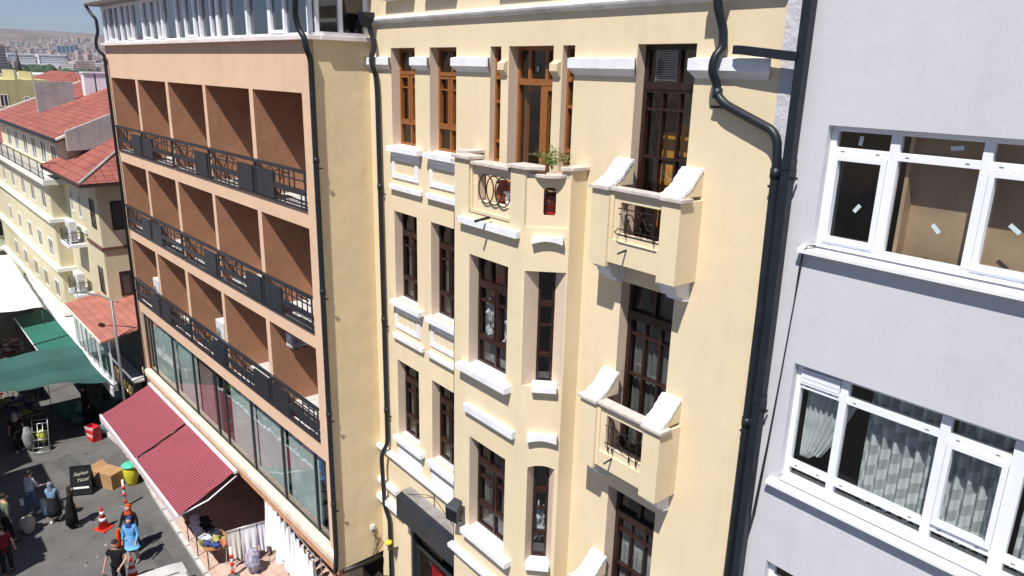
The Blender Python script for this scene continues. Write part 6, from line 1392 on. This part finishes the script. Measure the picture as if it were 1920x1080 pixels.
    if dress:
        mb = MB(M); n = 26; rings = [(.15, .105, 1.12), (.175, .135, .98), (.205, .16, .80), (.225, .19, .60), (.25, .21, dress_len), (.24, .20, dress_len-.005)]; vs = []
        for (a, b, z) in rings:
            for i in range(n): q = i/n*6.283; f_ = 1+.07*math.sin(q*7+1)*(1.12-z); p = S(a*math.cos(q)*f_, b*math.sin(q)*f_, z); vs.append(p)
        mb.add(vs, [(j*n+i, j*n+(i+1) % n, (j+1)*n+(i+1) % n, (j+1)*n+i) for j in range(len(rings)-1) for i in range(n)], 0, True); mb.build('skirt', dress, t)
    for s_, f in ((-1, fl), (1, fr)):
        mb = MB(M); mb.blob(S(s_*(hipx+.01), f-.06, .045), (.05, .135, .045), 10, 0, .03, 1); mb.build('shoe', shoes or blackm, t)
    if hair:
        mb = MB(M); vs = []; n = 16; c0 = S(0, .008, 1.635)
        for j in range(7):
            ph = math.pi*.62*j/6
            for i in range(n):
                q = i/n*6.283; ph2 = ph*(1.0 if math.sin(q) > -.3 else .72); vs.append((c0[0]+.087*k*math.sin(ph2)*math.cos(q), c0[1]+.104*k*math.sin(ph2)*math.sin(q), c0[2]+.098*k*math.cos(ph2)))
        mb.add(vs, [(j*n+i, (j+1)*n+i, (j+1)*n+(i+1) % n, j*n+(i+1) % n) for j in range(6) for i in range(n)], 0, True); mb.build('hair', hair, t)
    if hijab:
        chain('headscarf', [((0, .03, 1.735), (.07, .07), None), ((0, .03, 1.665), (.108, .10), 0), ((0, .045, 1.60), (.110, .09), 1), ((0, .02, 1.50), (.10, .095), 2), ((0, .005, 1.40), (.16, .12), 3), ((0, -.01, 1.33), (.16, .11), 4)], hijab)
    # face
    if not hijab or True:
        for s_ in (-1, 1):
            mb = MB(M); p = S(s_*.031, -.090, 1.625); mb.blob(p, (.011, .006, .006), 8, 0, 0); mb.build('eye', mat('eye_dark', (.02, .015, .012), .3, .5), t)
        mb = MB(M); p = S(0, -.088, 1.558); mb.blob(p, (.022, .006, .006), 8, 0, 0); mb.build('mouth', mat('lip', (.35, .10, .08), .5, .3), t)
    return t, M, k
cl = lambda n, c, r=.85: mat(n, c, r, .15, nscale=7, namt=.12)
hairm = mat('dark_hair', (.015, .012, .010), .6, .3)
lace_w = cl('white_blouse', (.55, .56, .62)); jeans = cl('blue_jeans', (.09, .14, .26)); ljeans = cl('light_blue_cloth', (.33, .45, .60))
FACE = lambda d: R_(d)
# heading: 0 faces the camera side of the street (local -y); +90 faces +x (towards the viewer), -90 faces away up the street
person('man in a black t-shirt walking towards the camera near the bottom edge', (-6.35, -3.68, 0), R_(62), 1.70, top=cl('black_tshirt', (.012, .012, .014)), bottom=cl('black_trousers', (.012, .012, .013)), hair=hairm, short=True, armL=((-.27, -.0, 1.15), (-.33, -.10, .90)), armR=((.29, -.08, 1.17), (.16, -.30, 1.02)))
person('woman in a light blue tunic, dark blue headscarf and patterned trousers walking', (-7.46, -3.02, 0), R_(55), 1.60, top=cl('sky_blue_tunic', (.13, .36, .66)), bottom=striped('patterned_trousers', (.50, .48, .50), (.10, .10, .14), .05, 'Z', .4, .9), hijab=cl('navy_scarf', (.03, .05, .22)), dress=cl('sky_blue_tunic', (.13, .36, .66)), dress_len=.62, female=True, armR=((.24, -.02, 1.12), (.22, -.20, .95)), shoes=mat('grey_shoe', (.2, .2, .22), .6))
person('woman in a black coat and rust orange headscarf behind the woman in blue', (-8.15, -2.86, 0), R_(50), 1.62, top=cl('black_coat', (.014, .013, .015)), dress=cl('black_coat', (.014, .013, .015)), hijab=cl('rust_scarf', (.50, .07, .02)), female=True, dress_len=.2, armL=((-.25, .0, 1.12), (-.30, -.10, .88)))
person('person in black robe and dark headscarf right of the jeans jacket', (-10.7, -4.0, 0), R_(160), 1.50, top=cl('black_robe', (.010, .010, .011)), dress=cl('black_robe', (.010, .010, .011)), hijab=cl('charcoal_scarf', (.03, .03, .03)), female=True, dress_len=.16, lean=.12, armL=((-.24, -.05, 1.12), (-.20, -.24, 1.0)))
person('woman with a grey headscarf and pale denim jacket over a dark skirt', (-11.4, -4.36, 0), R_(-120), 1.48, top=cl('pale_denim', (.20, .30, .44)), dress=cl('dark_skirt', (.02, .02, .022)), hijab=cl('blue_grey_scarf', (.17, .23, .31)), female=True, dress_len=.30, armR=((.2, -.1, 1.12), (.08, -.26, 1.15)), armL=((-.2, -.1, 1.12), (-.05, -.27, 1.12)), shoes=shoe)
person('person in a white blouse and blue jeans bending over the stall shade', (-12.3, -4.86, 0), R_(-150), 1.62, top=lace_w, bottom=jeans, hair=hairm, female=True, lean=.18, armL=((-.24, -.10, 1.12), (-.22, -.34, 1.05)), armR=((.22, -.10, 1.12), (.16, -.34, 1.05)), shoes=shoe)
person('broad man in an olive t-shirt seen from behind at the left edge', (-11.0, -5.72, 0), R_(-165), 1.76, top=cl('olive_tshirt', (.12, .14, .10)), bottom=cl('black_trousers', (.012, .012, .013)), hair=hairm, lean=.1, short=False, step=.08)
person('person in a dark red top cut by the bottom left corner', (-9.25, -6.0, 0), R_(-100), 1.66, top=cl('dark_red_top', (.16, .012, .02)), bottom=cl('black_trousers', (.012, .012, .013)), hair=hairm, short=True, female=True)
person('person in black with white trainers standing beside the market trolley', (-17.45, -4.4, 0), R_(-100), 1.66, top=cl('black_brown_top', (.02, .013, .013)), bottom=cl('black_trousers', (.012, .012, .013)), hijab=cl('pale_scarf', (.35, .30, .30)), female=True, shoes=shoe, short=True, step=.08)
person('person in a long black robe standing among the green sacks', (-18.6, -1.75, 0), R_(20), 1.62, top=cl('black_robe', (.01, .01, .011)), dress=cl('black_robe', (.01, .01, .011)), hijab=cl('black_scarf', (.01, .01, .01)), female=True, dress_len=.10)
# things carried or set down
def handbag(loc, label, m, sz=(.15, .07, .13), F=FH, rz=0):
    t = thing('handbag', label, 'handbag', loc, F, rz=rz); M = WM[t.name]
    mb = MB(M); mb.prism([(-sz[0], 0), (sz[0], 0), (sz[0]*.85, sz[2]*2), (-sz[0]*.85, sz[2]*2)], 'y', -sz[1], sz[1]); mb.build('body', m, t, bevel=.02)
    mb = MB(M); mb.tube([(-sz[0]*.6, 0, sz[2]*2), (-sz[0]*.4, 0, sz[2]*2+.14), (sz[0]*.4, 0, sz[2]*2+.14), (sz[0]*.6, 0, sz[2]*2)], .008, 5); mb.build('strap', blackm, t)
handbag((-7.95, -3.12, .55), 'black handbag with yellow trim carried by the woman in the black coat', cl('black_bag', (.015, .015, .014), .4))
handbag((-6.28, -4.06, .40), 'small blue bag held by the man in the black t-shirt', cl('blue_small_bag', (.03, .06, .25), .5), (.12, .06, .12))
handbag((-12.0, -5.14, .68), 'small white shoulder bag of the person in the white blouse', cl('white_small_bag', (.6, .6, .62), .5), (.12, .05, .09))
mb = MB(FH); mb.blob((-11.35, -5.15, .26), (.32, .24, .27), 14, 0, .2, 5); mb.build('beige_sack', mat('beige_sack', (.42, .40, .33), .9, .1, nscale=3, namt=.1), None, 'bulging beige sack on the road beside the olive shirted man', 'sack', recalc=False)
mb = MB(FH); mb.blob((-12.0, -4.55, .45), (.13, .12, .2), 12, 0, .2, 7); mb.build('grey_carrier_bag', mat('grey_carrier', (.45, .46, .50), .5, .3, nscale=5, namt=.2), None, 'grey plastic carrier bag by the knees of the person in jeans', 'bag', recalc=False)
mb = MB(FH); mb.T = Matrix.Translation((-11.95, -4.55, 0)); mb.blob((0, 0, .28), (.10, .09, .27), 12, 0, .15, 9); mb.build('pale_blue_bag', ljeans, None, 'pale blue carrier bag hanging beside the blue jeans', 'bag', recalc=False)
